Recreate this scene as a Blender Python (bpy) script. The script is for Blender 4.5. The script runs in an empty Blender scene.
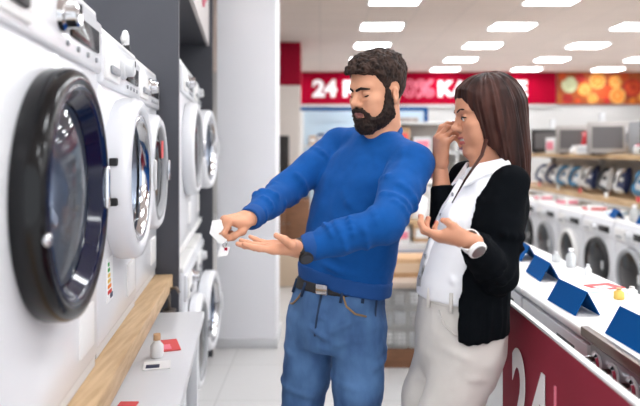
import bpy, bmesh, math, random
import numpy as np
from mathutils import Vector, Matrix, Euler
random.seed(7)
rng = np.random.default_rng(5)
SC = bpy.context.scene
COL = SC.collection
PI = math.pi
rad = math.radians
F = 622.2            # focal length in photo pixels (640 wide)
EYE = 1.45

def P(px, py, d):
    """world point seen at photo pixel (px, py) at depth d"""
    return Vector(((px - 320) / F * d, d, EYE + (150 - py) / F * d))

# ---------------------------------------------------------------- materials
MATS = {}
def mat(name, col, rough=0.5, metal=0.0, var=0.0, vscale=8.0, bump=0.0, bscale=60.0, trans=0.0,
        coat=0.0, sheen=0.0, emit=0.0, ior=1.45, col2=None, stretch=None, spec=0.5):
    if name in MATS: return MATS[name]
    m = bpy.data.materials.new(name); m.use_nodes = True
    nt = m.node_tree; N = nt.nodes; L = nt.links
    b = N['Principled BSDF']
    b.inputs['Base Color'].default_value = (*col, 1)
    b.inputs['Roughness'].default_value = rough
    b.inputs['Metallic'].default_value = metal
    b.inputs['IOR'].default_value = ior
    b.inputs['Transmission Weight'].default_value = trans
    b.inputs['Coat Weight'].default_value = coat
    b.inputs['Specular IOR Level'].default_value = spec
    b.inputs['Sheen Weight'].default_value = sheen
    if emit:
        b.inputs['Emission Color'].default_value = (*col, 1)
        b.inputs['Emission Strength'].default_value = emit
    tc = N.new('ShaderNodeTexCoord'); mp = N.new('ShaderNodeMapping')
    L.new(tc.outputs['Object'], mp.inputs['Vector'])
    if stretch: mp.inputs['Scale'].default_value = stretch
    if var or col2:
        nz = N.new('ShaderNodeTexNoise'); nz.inputs['Scale'].default_value = vscale; nz.inputs['Detail'].default_value = 5
        L.new(mp.outputs['Vector'], nz.inputs['Vector'])
        cr = N.new('ShaderNodeValToRGB')
        c2 = col2 or tuple(min(1, c * (1 + var)) for c in col)
        c1 = col if col2 else tuple(c * (1 - var) for c in col)
        cr.color_ramp.elements[0].color = (*c1, 1); cr.color_ramp.elements[1].color = (*c2, 1)
        cr.color_ramp.elements[0].position = .35; cr.color_ramp.elements[1].position = .65
        L.new(nz.outputs['Fac'], cr.inputs['Fac']); L.new(cr.outputs['Color'], b.inputs['Base Color'])
    if bump:
        nz2 = N.new('ShaderNodeTexNoise'); nz2.inputs['Scale'].default_value = bscale; nz2.inputs['Detail'].default_value = 4
        L.new(mp.outputs['Vector'], nz2.inputs['Vector'])
        bp = N.new('ShaderNodeBump'); bp.inputs['Strength'].default_value = bump; bp.inputs['Distance'].default_value = .004
        L.new(nz2.outputs['Fac'], bp.inputs['Height']); L.new(bp.outputs['Normal'], b.inputs['Normal'])
    MATS[name] = m
    return m

def lin(r, g, b):
    f = lambda c: (c / 255) / 12.92 if c <= 10 else (((c / 255) + .055) / 1.055) ** 2.4
    return (f(r), f(g), f(b))

# ---------------------------------------------------------------- mesh builder
class MB:
    def __init__(s): s.bm = bmesh.new()
    def box(s, c, size, rot=None, bevel=0.0, seg=2):
        M = Matrix.Translation(c) @ (rot.to_4x4() if rot else Matrix()) @ Matrix.Diagonal((*size, 1))
        r = bmesh.ops.create_cube(s.bm, size=1, matrix=M)
        if bevel:
            es = {e for v in r['verts'] for e in v.link_edges}
            bmesh.ops.bevel(s.bm, geom=list(es), offset=bevel, segments=seg, affect='EDGES', profile=.5)
        return s
    def span(s, lo, hi, bevel=0.0, seg=2):
        lo = Vector(lo); hi = Vector(hi)
        return s.box((lo + hi) / 2, hi - lo, bevel=bevel, seg=seg)
    def cyl(s, a, b, r0, r1=None, seg=20, cap=True):
        a = Vector(a); b = Vector(b); r1 = r0 if r1 is None else r1
        d = b - a; q = Vector((0, 0, 1)).rotation_difference(d.normalized()).to_matrix().to_4x4()
        M = Matrix.Translation((a + b) / 2) @ q
        bmesh.ops.create_cone(s.bm, cap_ends=cap, segments=seg, radius1=r0, radius2=r1, depth=d.length, matrix=M)
        return s
    def ball(s, c, r, seg=20, rot=None):
        r = (r, r, r) if not hasattr(r, '__len__') else r
        M = Matrix.Translation(c) @ (rot.to_4x4() if rot else Matrix()) @ Matrix.Diagonal((*r, 1))
        bmesh.ops.create_uvsphere(s.bm, u_segments=seg, v_segments=max(8, seg * 2 // 3), radius=1, matrix=M)
        return s
    def lathe(s, prof, c=(0, 0, 0), axis=(0, 0, 1), seg=40, close=True):
        """prof = [(r, h)...] turned about axis through c"""
        q = Vector((0, 0, 1)).rotation_difference(Vector(axis).normalized()).to_matrix()
        rings = []
        for r, h in prof:
            if r < 1e-5:
                rings.append([s.bm.verts.new(Vector(c) + q @ Vector((0, 0, h)))])
            else:
                rings.append([s.bm.verts.new(Vector(c) + q @ Vector((r * math.cos(2 * PI * k / seg), r * math.sin(2 * PI * k / seg), h))) for k in range(seg)])
        for A, B in zip(rings, rings[1:]):
            for k in range(seg):
                k2 = (k + 1) % seg
                vs = [A[k % len(A)], A[k2 % len(A)], B[k2 % len(B)], B[k % len(B)]]
                u = []
                for v in vs:
                    if v not in u: u.append(v)
                if len(u) > 2: s.bm.faces.new(u)
        return s
    def tube(s, pts, r, seg=10, closed=False):
        pts = [Vector(p) for p in pts]; n = len(pts); rings = []
        up = Vector((0, 0, 1))
        for i, p in enumerate(pts):
            a = pts[i - 1] if (i > 0 or closed) else p
            b = pts[(i + 1) % n] if (i < n - 1 or closed) else p
            t = (b - a).normalized()
            x = t.cross(up) if abs(t.dot(up)) < .97 else t.cross(Vector((1, 0, 0)))
            x.normalize(); y = x.cross(t)
            rr = r[i] if hasattr(r, '__len__') else r
            rings.append([s.bm.verts.new(p + rr * (math.cos(2 * PI * k / seg) * x + math.sin(2 * PI * k / seg) * y)) for k in range(seg)])
        for i in range(n if closed else n - 1):
            A = rings[i]; B = rings[(i + 1) % n]
            for k in range(seg):
                s.bm.faces.new([A[k], A[(k + 1) % seg], B[(k + 1) % seg], B[k]])
        if not closed:
            s.bm.faces.new(rings[0][::-1]); s.bm.faces.new(rings[-1])
        return s
    def prism(s, poly, a, b):
        """polygon poly of Vectors swept by vector b-a"""
        d = Vector(b) - Vector(a)
        A = [s.bm.verts.new(Vector(p)) for p in poly]; B = [s.bm.verts.new(Vector(p) + d) for p in poly]
        s.bm.faces.new(A[::-1]); s.bm.faces.new(B)
        n = len(poly)
        for k in range(n): s.bm.faces.new([A[k], A[(k + 1) % n], B[(k + 1) % n], B[k]])
        return s

def link(name, me, m=None, parent=None, smooth=False):
    o = bpy.data.objects.new(name, me); COL.objects.link(o)
    if m is not None:
        if len(me.materials): me.materials.clear()
        for x in (m if isinstance(m, (list, tuple)) else [m]): me.materials.append(x)
    if smooth: me.polygons.foreach_set('use_smooth', np.ones(len(me.polygons), bool))
    if parent is not None: o.parent = parent
    return o

def obj(name, mb, m, parent=None, smooth=False, auto=True):
    bmesh.ops.recalc_face_normals(mb.bm, faces=mb.bm.faces)
    if auto and not smooth:
        for f in mb.bm.faces: f.smooth = True
        for e in mb.bm.edges:
            if len(e.link_faces) == 2: e.smooth = e.calc_face_angle(0) < rad(38)
    me = bpy.data.meshes.new(name); mb.bm.to_mesh(me); mb.bm.free()
    return link(name, me, m, parent, smooth)

def tag(o, label, cat, group=None):
    o['label'] = label; o['category'] = cat
    if group: o['group'] = group
    return o
def struct(o):
    o['kind'] = 'structure'; return o
def thing(name, label, cat, loc=(0, 0, 0), rz=0.0, group=None):
    o = bpy.data.objects.new(name, None); COL.objects.link(o)
    o.empty_display_size = .1
    o.location = loc; o.rotation_euler = (0, 0, rz)
    return tag(o, label, cat, group)
def dup(root, loc, rz, label, group=None):
    def cp(o, par):
        c = o.copy(); COL.objects.link(c)
        if par is not None: c.parent = par
        for ch in o.children: cp(ch, c)
        return c
    r = cp(root, None); r.location = loc; r.rotation_euler = (0, 0, rz); r['label'] = label
    if group: r['group'] = group
    return r

def lettering(name, body, size, depth, m, parent, M, bold=0.0, sx=1.0, outline=0.0, spacing=1.0):
    cu = bpy.data.curves.new(name, 'FONT'); cu.body = body; cu.size = size; cu.extrude = depth
    cu.offset = bold; cu.space_character = spacing
    if outline:
        cu.fill_mode = 'NONE'; cu.extrude = 0; cu.bevel_depth = outline
    t = bpy.data.objects.new(name, cu); COL.objects.link(t)
    dg = bpy.context.evaluated_depsgraph_get()
    me = bpy.data.meshes.new_from_object(t.evaluated_get(dg))
    bpy.data.objects.remove(t); bpy.data.curves.remove(cu)
    me.transform(Matrix.Diagonal((sx, 1, 1, 1)))
    me.transform(M)
    return link(name, me, m, parent)

# ---------------------------------------------------------------- volumes -> surface
def _len(v): return np.sqrt((v * v).sum(-1))
class Vol:
    def __init__(s, lo, hi, h):
        s.lo = np.array(lo, np.float32); s.h = h
        n = np.ceil((np.array(hi) - s.lo) / h).astype(int) + 1
        s.n = n
        ax = [s.lo[i] + h * np.arange(n[i], dtype=np.float32) for i in range(3)]
        s.p = np.stack(np.meshgrid(*ax, indexing='ij'), -1)
        s.d = np.full(n, 9.0, np.float32)
    def sl(s, lo, hi, pad):
        a = np.clip(np.floor((np.array(lo) - pad - s.lo) / s.h).astype(int), 0, s.n)
        b = np.clip(np.ceil((np.array(hi) + pad - s.lo) / s.h).astype(int) + 1, 0, s.n)
        return tuple(slice(int(i), int(j)) for i, j in zip(a, b))
    def add(s, prim, k=0.0, pad=.04):
        f, lo, hi = prim
        q = s.sl(lo, hi, pad + k); d = s.d[q]
        if d.size == 0: return s
        e = f(s.p[q]).astype(np.float32)
        if k > 0:
            t = np.clip(.5 + .5 * (d - e) / k, 0, 1)
            s.d[q] = d * (1 - t) + e * t - k * t * (1 - t)
        else: s.d[q] = np.minimum(d, e)
        return s
    def sub(s, prim, k=0.0, pad=.02):
        f, lo, hi = prim
        q = s.sl(lo, hi, pad + k); d = s.d[q]
        if d.size == 0: return s
        e = -f(s.p[q]).astype(np.float32)
        if k > 0:
            t = np.clip(.5 - .5 * (d - e) / k, 0, 1)
            s.d[q] = d * (1 - t) + e * t + k * t * (1 - t)
        else: s.d[q] = np.maximum(d, e)
        return s
    def clip(s, f):
        s.d = np.maximum(s.d, f(s.p).astype(np.float32)); return s
    def like(s, d):
        v = Vol.__new__(Vol); v.lo = s.lo; v.h = s.h; v.n = s.n; v.p = s.p; v.d = d
        return v

def cone(a, b, r0, r1=None, flat=None):
    a = np.array(a, np.float32); b = np.array(b, np.float32); r1 = r0 if r1 is None else r1
    ba = b - a; L2 = max(1e-9, float((ba * ba).sum())); R = max(r0, r1)
    def f(p):
        t = np.clip(((p - a) @ ba) / L2, 0, 1)
        return _len(p - (a + t[..., None] * ba)) - (r0 + (r1 - r0) * t)
    return f, np.minimum(a, b) - R, np.maximum(a, b) + R
def ell(c, r, rot=None):
    c = np.array(c, np.float32); r = np.array(r, np.float32)
    R = np.array(rot.to_3x3(), np.float32) if rot is not None else None
    def f(p):
        q = p - c
        if R is not None: q = q @ R
        k0 = _len(q / r); k1 = _len(q / (r * r)) + 1e-9
        return k0 * (k0 - 1) / k1
    m = r if R is None else np.full(3, r.max())
    return f, c - m, c + m
def chain(pts, rs):
    return [cone(pts[i], pts[i + 1], rs[i], rs[i + 1]) for i in range(len(pts) - 1)]
def loft(secs, e=2.3):
    """secs rows: z, x, y, half width (sideways), half depth, yaw deg (0 faces -Y, positive turns to -X)"""
    S = np.array(sorted(secs), np.float64)
    zf = np.linspace(S[0, 0], S[-1, 0], 160)
    T = np.stack([np.interp(zf, S[:, 0], S[:, i]) for i in range(6)], 1)
    ker = np.hanning(17); ker /= ker.sum()
    for i in range(1, 6): T[:, i] = np.convolve(np.pad(T[:, i], 8, mode='edge'), ker, 'valid')
    def f(p):
        z = p[..., 2]; zi = np.clip(z, S[0, 0], S[-1, 0])
        c = [np.interp(zi, zf, T[:, i]) for i in range(1, 6)]
        w = np.radians(c[4]); dx = p[..., 0] - c[0]; dy = p[..., 1] - c[1]
        u = -dx * np.sin(w) - dy * np.cos(w); v = dx * np.cos(w) - dy * np.sin(w)
        g = (np.abs(v / c[2]) ** e + np.abs(u / c[3]) ** e) ** (1 / e)
        d = (g - 1) * np.minimum(c[2], c[3])
        dz = np.maximum(S[0, 0] - z, z - S[-1, 0])
        return np.where(dz > 0, np.sqrt(np.maximum(d, 0) ** 2 + np.maximum(dz, 0) ** 2), np.maximum(d, dz))
    R = max(S[:, 3].max(), S[:, 4].max())
    return f, np.array([S[:, 1].min() - R, S[:, 2].min() - R, S[0, 0]]), np.array([S[:, 1].max() + R, S[:, 2].max() + R, S[-1, 0]])

_H = rng.random((32, 32, 32)).astype(np.float32)
def vnoise(p):
    i = np.floor(p).astype(int); f = (p - i).astype(np.float32); f = f * f * (3 - 2 * f); i %= 32; j = (i + 1) % 32
    x0, y0, z0 = i[..., 0], i[..., 1], i[..., 2]; x1, y1, z1 = j[..., 0], j[..., 1], j[..., 2]
    fx, fy, fz = f[..., 0], f[..., 1], f[..., 2]
    a = _H[x0, y0, z0] * (1 - fx) + _H[x1, y0, z0] * fx; b = _H[x0, y1, z0] * (1 - fx) + _H[x1, y1, z0] * fx
    c = _H[x0, y0, z1] * (1 - fx) + _H[x1, y0, z1] * fx; d = _H[x0, y1, z1] * (1 - fx) + _H[x1, y1, z1] * fx
    return ((a * (1 - fy) + b * fy) * (1 - fz) + (c * (1 - fy) + d * fy) * fz) * 2 - 1

def nets(v):
    """surface nets: returns verts (n,3), quads (m,4)"""
    d = v.d.copy()
    for ax in range(3):                         # keep the surface closed at the edge of the volume
        s0 = [slice(None)] * 3; s0[ax] = 0; d[tuple(s0)] = np.maximum(d[tuple(s0)], .001)
        s0[ax] = -1; d[tuple(s0)] = np.maximum(d[tuple(s0)], .001)
    s = d < 0
    n = np.array(d.shape) - 1
    cnt = np.zeros(n, np.int8); cs = []
    for c in range(8):
        o = (c & 1, c >> 1 & 1, c >> 2 & 1); cs.append(o)
        cnt += s[o[0]:o[0] + n[0], o[1]:o[1] + n[1], o[2]:o[2] + n[2]]
    I = np.argwhere((cnt > 0) & (cnt < 8))
    val = np.stack([d[I[:, 0] + o[0], I[:, 1] + o[1], I[:, 2] + o[2]] for o in cs], 1)
    acc = np.zeros((len(I), 3)); num = np.zeros(len(I))
    for a in range(8):
        for ax in range(3):
            if a >> ax & 1: continue
            b = a | 1 << ax
            va, vb = val[:, a], val[:, b]; x = (va < 0) != (vb < 0)
            t = np.where(x, va / np.where(x, va - vb, 1), 0)
            pt = np.tile(np.array(cs[a], float), (len(I), 1)); pt[:, ax] += t
            acc += np.where(x[:, None], pt, 0); num += x
    V = v.lo + v.h * (I + acc / num[:, None])
    gid = np.full(n, -1, np.int64); gid[I[:, 0], I[:, 1], I[:, 2]] = np.arange(len(I))
    Q = []
    for ax in range(3):
        b, c = (ax + 1) % 3, (ax + 2) % 3
        sa = [slice(1, -1)] * 3; sa[ax] = slice(0, -1); sb = [slice(1, -1)] * 3; sb[ax] = slice(1, None)
        A = s[tuple(sa)]; B = s[tuple(sb)]
        E = np.argwhere(A != B)
        if len(E) == 0: continue
        fl = A[E[:, 0], E[:, 1], E[:, 2]]
        base = E.copy(); base[:, b] += 1; base[:, c] += 1
        def cell(db, dc):
            q = base.copy(); q[:, b] += db; q[:, c] += dc
            return gid[q[:, 0], q[:, 1], q[:, 2]]
        q = np.stack([cell(-1, -1), cell(0, -1), cell(0, 0), cell(-1, 0)], 1)
        q[~fl] = q[~fl][:, ::-1]
        Q.append(q)
    Q = np.concatenate(Q) if Q else np.zeros((0, 4), int)
    return V, Q[(Q >= 0).all(1)]

def vnormals(V, Q):
    fn = np.cross(V[Q[:, 2]] - V[Q[:, 0]], V[Q[:, 3]] - V[Q[:, 1]])
    N = np.zeros_like(V)
    for k in range(4): np.add.at(N, Q[:, k], fn)
    return N / (np.linalg.norm(N, axis=1, keepdims=True) + 1e-12)
def relax(V, Q, it=1, w=.5):
    for _ in range(it):
        A = np.zeros_like(V); c = np.zeros(len(V))
        for k in range(4):
            for o in (1, 3):
                np.add.at(A, Q[:, k], V[Q[:, (k + o) % 4]]); np.add.at(c, Q[:, k], 1)
        V = V * (1 - w) + w * A / np.maximum(c, 1)[:, None]
    return V
def mesh_from(name, V, Q, mi=None):
    me = bpy.data.meshes.new(name)
    me.vertices.add(len(V)); me.vertices.foreach_set('co', np.asarray(V, np.float32).ravel())
    me.loops.add(len(Q) * 4); me.loops.foreach_set('vertex_index', np.asarray(Q, np.int32).ravel())
    me.polygons.add(len(Q)); me.polygons.foreach_set('loop_start', np.arange(0, len(Q) * 4, 4, dtype=np.int32))
    if mi is not None: me.polygons.foreach_set('material_index', np.asarray(mi, np.int32))
    me.polygons.foreach_set('use_smooth', np.ones(len(Q), bool))
    me.update(); me.validate()
    return me
def solid(name, vol, m, parent, disp=None, M=None, it=1):
    V, Q = nets(vol); V = relax(V, Q, it)
    if disp is not None: V = V + vnormals(V, Q) * disp(V)[:, None]
    if M is not None:
        A = np.array(M); V = V @ A[:3, :3].T + A[:3, 3]
    return link(name, mesh_from(name, V, Q), m, parent)
def folds(V, lines):
    """ridges along segments: (a, b, width, height)"""
    o = np.zeros(len(V))
    for a, b, w, h in lines:
        a = np.array(a); b = np.array(b); ba = b - a
        t = np.clip(((V - a) @ ba) / (ba @ ba), 0, 1)
        d = np.linalg.norm(V - (a + t[:, None] * ba), axis=1)
        o += h * np.exp(-(d / w) ** 2) * np.sin(np.clip(t, .02, .98) * PI) ** .5
    return o
# ================================================================ materials used by the store
M_white = mat('white_enamel', lin(222, 223, 227), .28, coat=.3)
M_white2 = mat('white_plastic', lin(232, 231, 230), .4)
M_offw = mat('offwhite_paint', lin(186, 184, 182), .6, var=.015, vscale=3)
M_dark = mat('charcoal_laminate', lin(66, 67, 74), .55, var=.04, vscale=5)
M_black = mat('black_gloss', lin(12, 13, 16), .16, spec=.35)
M_navygloss = mat('navy_gloss', lin(12, 20, 48), .1, spec=.5)
M_bplast = mat('black_plastic', lin(24, 24, 26), .45)
M_chrome = mat('chrome', lin(205, 205, 208), .12, metal=1)
M_steel = mat('brushed_steel', lin(172, 170, 168), .32, metal=1, var=.06, vscale=30, stretch=(1, 1, 14))
M_bronze = mat('warm_steel', lin(128, 118, 110), .35, metal=.9)
M_drum = mat('drum_steel', lin(206, 208, 212), .3, metal=.6, bump=.4, bscale=55)
def thin_glass(name, tint, refl=.5):
    m = bpy.data.materials.new(name); m.use_nodes = True; nt = m.node_tree; N = nt.nodes; L = nt.links
    N.remove(N['Principled BSDF']); out = N['Material Output']
    t = N.new('ShaderNodeBsdfTransparent'); t.inputs['Color'].default_value = (*tint, 1)
    g = N.new('ShaderNodeBsdfGlossy'); g.inputs['Roughness'].default_value = .04
    f = N.new('ShaderNodeLayerWeight'); f.inputs['Blend'].default_value = refl
    x = N.new('ShaderNodeMixShader'); L.new(f.outputs['Fresnel'], x.inputs['Fac']); L.new(t.outputs[0], x.inputs[1]); L.new(g.outputs[0], x.inputs[2])
    L.new(x.outputs[0], out.inputs['Surface']); MATS[name] = m; return m
M_glass = thin_glass('door_glass', lin(225, 232, 242), .2)
M_dglass = thin_glass('dark_door_glass', lin(120, 124, 132), .4)
M_gray = mat('grey_plastic', lin(150, 152, 156), .4)
M_lgray = mat('light_grey_plastic', lin(205, 206, 208), .4)
M_red = mat('sign_red', lin(156, 0, 38), .8, spec=.1)
M_redp = mat('panel_red', lin(146, 48, 64), .7, spec=.12, var=.03, vscale=4)
M_text = mat('sign_white', lin(245, 240, 240), .5)
M_pink = mat('sign_pink', lin(236, 130, 150), .5)
M_blue = mat('tent_blue', lin(0, 74, 138), .75, spec=.1)
M_navy = mat('navy_plastic', lin(36, 48, 86), .4)
M_lblue = mat('pale_blue_panel', lin(206, 226, 240), .5)
M_paper = mat('paper_white', lin(240, 240, 240), .7)
M_pred = mat('paper_red', lin(214, 84, 84), .7)
M_yel = mat('label_yellow', lin(226, 190, 96), .6)
M_grn = mat('label_green', lin(60, 160, 80), .6)
M_card = mat('cardboard', lin(198, 160, 122), .8, var=.06, vscale=14, bump=.1)
M_brown = mat('brown_cabinet', lin(128, 88, 62), .6, var=.12, vscale=9, stretch=(1, 1, 5))
M_basket = mat('basket_wire', lin(196, 196, 194), .35, metal=.5)

def wood_mat(name, c1, c2, stretch):
    m = mat(name, c1, .5, col2=c2, vscale=5, stretch=stretch, bump=.12, bscale=30)
    return m
M_wood = wood_mat('oak_board', lin(178, 146, 108), lin(204, 174, 136), (12, 1, 12))

def brick_mat(name, c1, c2, mortar, scale, bw, bh, rough, msize, bump=0.0, spec=.5):
    m = mat(name, c1, rough, spec=spec); nt = m.node_tree; N = nt.nodes; L = nt.links
    b = N['Principled BSDF']; tc = N['Texture Coordinate'] if 'Texture Coordinate' in N else N.new('ShaderNodeTexCoord')
    br = N.new('ShaderNodeTexBrick'); br.offset = 0; br.squash = 1
    br.inputs['Color1'].default_value = (*c1, 1); br.inputs['Color2'].default_value = (*c2, 1); br.inputs['Mortar'].default_value = (*mortar, 1)
    br.inputs['Scale'].default_value = scale; br.inputs['Mortar Size'].default_value = msize
    br.inputs['Brick Width'].default_value = bw; br.inputs['Row Height'].default_value = bh
    L.new(tc.outputs['Object'], br.inputs['Vector']); L.new(br.outputs['Color'], b.inputs['Base Color'])
    return m
M_floor = brick_mat('floor_tile', lin(208, 207, 206), lin(212, 211, 210), lin(192, 191, 190), 1, .6, .6, .22, .004)
M_ceil = brick_mat('ceiling_tile', lin(228, 212, 202), lin(224, 208, 198), lin(208, 194, 186), 1, .61, .4, .9, .006, spec=.1)

# ================================================================ room shell
CEIL = 3.2; BACK = 14.0
struct(obj('floor', MB().span((-3.2, -2.5, -.1), (7.6, BACK + .2, 0)), M_floor))
struct(obj('ceiling', MB().span((-3.2, -2.5, CEIL), (7.6, BACK + .2, CEIL + .1)), M_ceil))
struct(obj('wall_back', MB().span((-3.2, BACK, 0), (7.6, BACK + .2, CEIL)), M_offw))
struct(obj('wall_right', MB().span((7.4, -2.5, 0), (7.6, BACK, CEIL)), M_offw))
struct(obj('wall_left', MB().span((-3.2, -2.5, 0), (-3.0, BACK, CEIL)), M_offw))
# white pier at the end of the appliance bays
pier = MB().span((-.755, 4.56, 0), (-.325, 5.0, CEIL))
struct(obj('wall_pier', pier, mat('pier_white', lin(232, 232, 236), .5, var=.01, vscale=2)))
struct(obj('baseboard_pier', MB().span((-.77, 4.545, 0), (-.31, 5.015, .07), bevel=.004), M_lgray))
# far pier with a red band under the ceiling
struct(obj('wall_far_pier', MB().span((-.9, 10.1, 0), (-.33, 10.6, 2.5)), mat('far_pier_paint', lin(226, 216, 208), .6)))
rb = obj('red_band', MB().span((-.92, 10.08, 2.5), (-.315, 10.62, CEIL), bevel=.004), mat('band_red', lin(150, 14, 44), .8, spec=.15)); tag(rb, 'plain red fascia band at the top of the far pier', 'sign')
gr = thing('wall_radiator', 'dark slatted radiator hanging on the far pier beyond the man', 'radiator', (-.6, 10.08, 1.0))
obj('panel', MB().span((-.1, -.04, 0), (.1, -.002, .68), bevel=.006), M_bplast, gr)
for k in range(6):
    obj('slat', MB().span((-.088 + k * .031, -.055, .03), (-.068 + k * .031, -.036, .65), bevel=.003), mat('slat_dark', lin(60, 56, 54), .5), gr)

# ---------------------------------------------------------------- ceiling lights
M_lamp = mat('lamp_diffuser', (.94, .97, 1), .5, emit=13)
lp = thing('ceiling_light', 'x', 'ceiling light', (0, 0, CEIL), group='square light panels in the ceiling')
obj('diffuser', MB().span((-.28, -.22, -.016), (.28, .22, -.004)), M_lamp, lp)
fr = MB()
for a, b in (((-.305, -.245), (.305, -.22)), ((-.305, .22), (.305, .245)), ((-.305, -.22), (-.28, .22)), ((.28, -.22), (.305, .22))):
    fr.span((a[0], a[1], -.02), (b[0], b[1], -.001))
obj('frame', fr, M_white2, lp)
rows = [13.4, 11.95, 10.35, 8.75, 7.2, 5.6, 4.0, 2.4, .8, -.8]
cols = [-.96, .87, 2.7, 4.45, 6.2]
rname = ['row nearest the back wall', 'second row from the back wall', 'third row from the back wall', 'fourth row from the back wall', 'fifth row from the back wall',
         'row above the irons', 'row above the low basket display', 'row above the couple', 'row above the first washer', 'row behind the photographer']
cname = ['beside the far pier', 'above the banner digits', 'above the banner end', 'above the fruit mural', 'by the right wall']
used = False
for i, y in enumerate(rows):
    for j, x in enumerate(cols):
        lab = 'lit ceiling panel %s, %s' % (cname[j], rname[i])
        if x < 0 and 3.9 < y < 11: continue
        if not used: lp.location = (x, y, CEIL); lp['label'] = lab; used = True
        else: dup(lp, (x, y, CEIL), 0, lab)
# smoke detector on the ceiling
sd = obj('smoke_detector', MB().lathe([(0, -.03), (.03, -.03), (.045, -.018), (.05, -.001), (0, -.001)], (3.35, 6.9, CEIL)), M_white2, smooth=True)
tag(sd, 'small round white smoke detector on the ceiling tiles', 'detector')

# ---------------------------------------------------------------- banner and mural on the back wall
bn = thing('store_banner', 'long red banner reading 24 and a zero percent offer on back wall', 'banner', (0, BACK - .03, 0))
zt, zb = EYE + (150 - 71.5) / F * 14, EYE + (150 - 104.5) / F * 14
def bx(px, d=13.97): return (px - 320) / F * d
obj('board', MB().span((bx(300), -.02, zb), (bx(556), .025, zt), bevel=.004), M_red, bn)
obj('edge_strip', MB().span((bx(300), -.025, zb - .06), (bx(556), .02, zb - .004)), M_offw, bn)
def wall_text(name, body, px0, px1, ytop, ybot, m, bold, outline=0.0, d=13.94):
    z0 = EYE + (150 - ybot) / F * d; z1 = EYE + (150 - ytop) / F * d
    o = lettering(name, body, 1, .004, m, bn, Matrix(), bold=bold, outline=outline)
    V = np.array([v.co[:] for v in o.data.vertices])
    lo, hi = V.min(0), V.max(0)
    sx = (bx(px1) - bx(px0)) / (hi[0] - lo[0]); sy = (z1 - z0) / (hi[1] - lo[1])
    W = np.stack([bx(px0) + (V[:, 0] - lo[0]) * sx, -.024 - (V[:, 2] - lo[2]) * .5, z0 + (V[:, 1] - lo[1]) * sy], 1)
    o.data.vertices.foreach_set('co', W.astype(np.float32).ravel()); o.data.update()
    return o
wall_text('digits', '24', 312.5, 337, 79.5, 97, M_text, .045)
wall_text('word', 'RATE', 343, 397, 80, 97, M_text, .045)
wall_text('percent', '0%', 402, 434, 79.5, 97.5, M_pink, .02, outline=.03)
wall_text('word', 'KAMATE', 438, 527, 80.5, 97, M_text, .045)

# fruit mural
mu = thing('fruit_mural', 'wall mural of orange and red cut fruit beside the red banner', 'mural', (0, BACK - .03, 0))
obj('board', MB().span((bx(557), -.02, zb), (bx(712), .025, zt), bevel=.003), mat('mural_ground', lin(122, 36, 24), .8, col2=lin(176, 92, 34), vscale=1.6), mu)
fm = [mat('fruit_orange', lin(206, 112, 30), .8, var=.2, vscale=6), mat('fruit_yellow', lin(206, 156, 84), .8, var=.15, vscale=6), mat('fruit_red', lin(160, 30, 26), .8, var=.25, vscale=6),
      mat('fruit_pale', lin(176, 178, 140), .8, var=.15, vscale=6), mat('fruit_deep', lin(184, 66, 20), .8, var=.2, vscale=6)]
frnd = random.Random(3)
spots = [(569, 85, 8, 3), (567, 99, 6, 2), (584, 90, 7, 0), (597, 81, 8, 1), (592, 99, 7, 1), (604, 92, 7, 4), (615, 82, 7, 0), (617, 96, 9, 1), (632, 88, 9, 2), (632, 101, 6, 0), (580, 78, 5, 2), (606, 101, 5, 2), (577, 101, 5, 4), (624, 77, 4, 4), (562, 77, 4, 4), (644, 97, 8, 0), (655, 84, 8, 1), (668, 95, 9, 4)]
pic = MB()
def pic_face(n0, ci):
    pic.bm.faces.ensure_lookup_table()
    for f in pic.bm.faces[n0:]: f.material_index = ci
for k, (px, py, r, ci) in enumerate(spots):
    rr = r / F * 14; zc = EYE + (150 - py) / F * 14
    rr = min(rr, zt - zc - .01, zc - zb - .01)
    y0 = -.022 - .002 * (k % 5); n0 = len(pic.bm.faces)
    pic.lathe([(0, 0), (rr, 0), (rr, .002), (0, .002)], (bx(px), y0, zc), (0, -1, 0), seg=28); pic_face(n0, ci)
    if r > 6 and ci in (0, 1, 2):
        n0 = len(pic.bm.faces)
        for q in range(8):
            a0 = q * PI / 4 + .08; a1 = (q + 1) * PI / 4 - .08
            poly = [(.1 * rr * math.cos((a0 + a1) / 2), .1 * rr * math.sin((a0 + a1) / 2))] + [(.8 * rr * math.cos(t), .8 * rr * math.sin(t)) for t in (a0, (a0 + a1) / 2, a1)]
            pic.prism([Vector((bx(px) + a, y0 - .004, zc + b)) for a, b in poly], (0, 0, 0), (0, .0015, 0))
        pic_face(n0, (ci + 1) % 2 if ci != 2 else 4)
obj('picture', pic, fm, mu)
# ================================================================ left appliance bays
YAW = math.atan(75 / F)
cy, sy = math.cos(YAW), math.sin(YAW)
def Lp(s, p, z=0.0): return Vector((-sy * s - cy * p, cy * s - sy * p, z))
LROT = PI / 2 + YAW          # a thing whose front is -Y then faces the aisle

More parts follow.
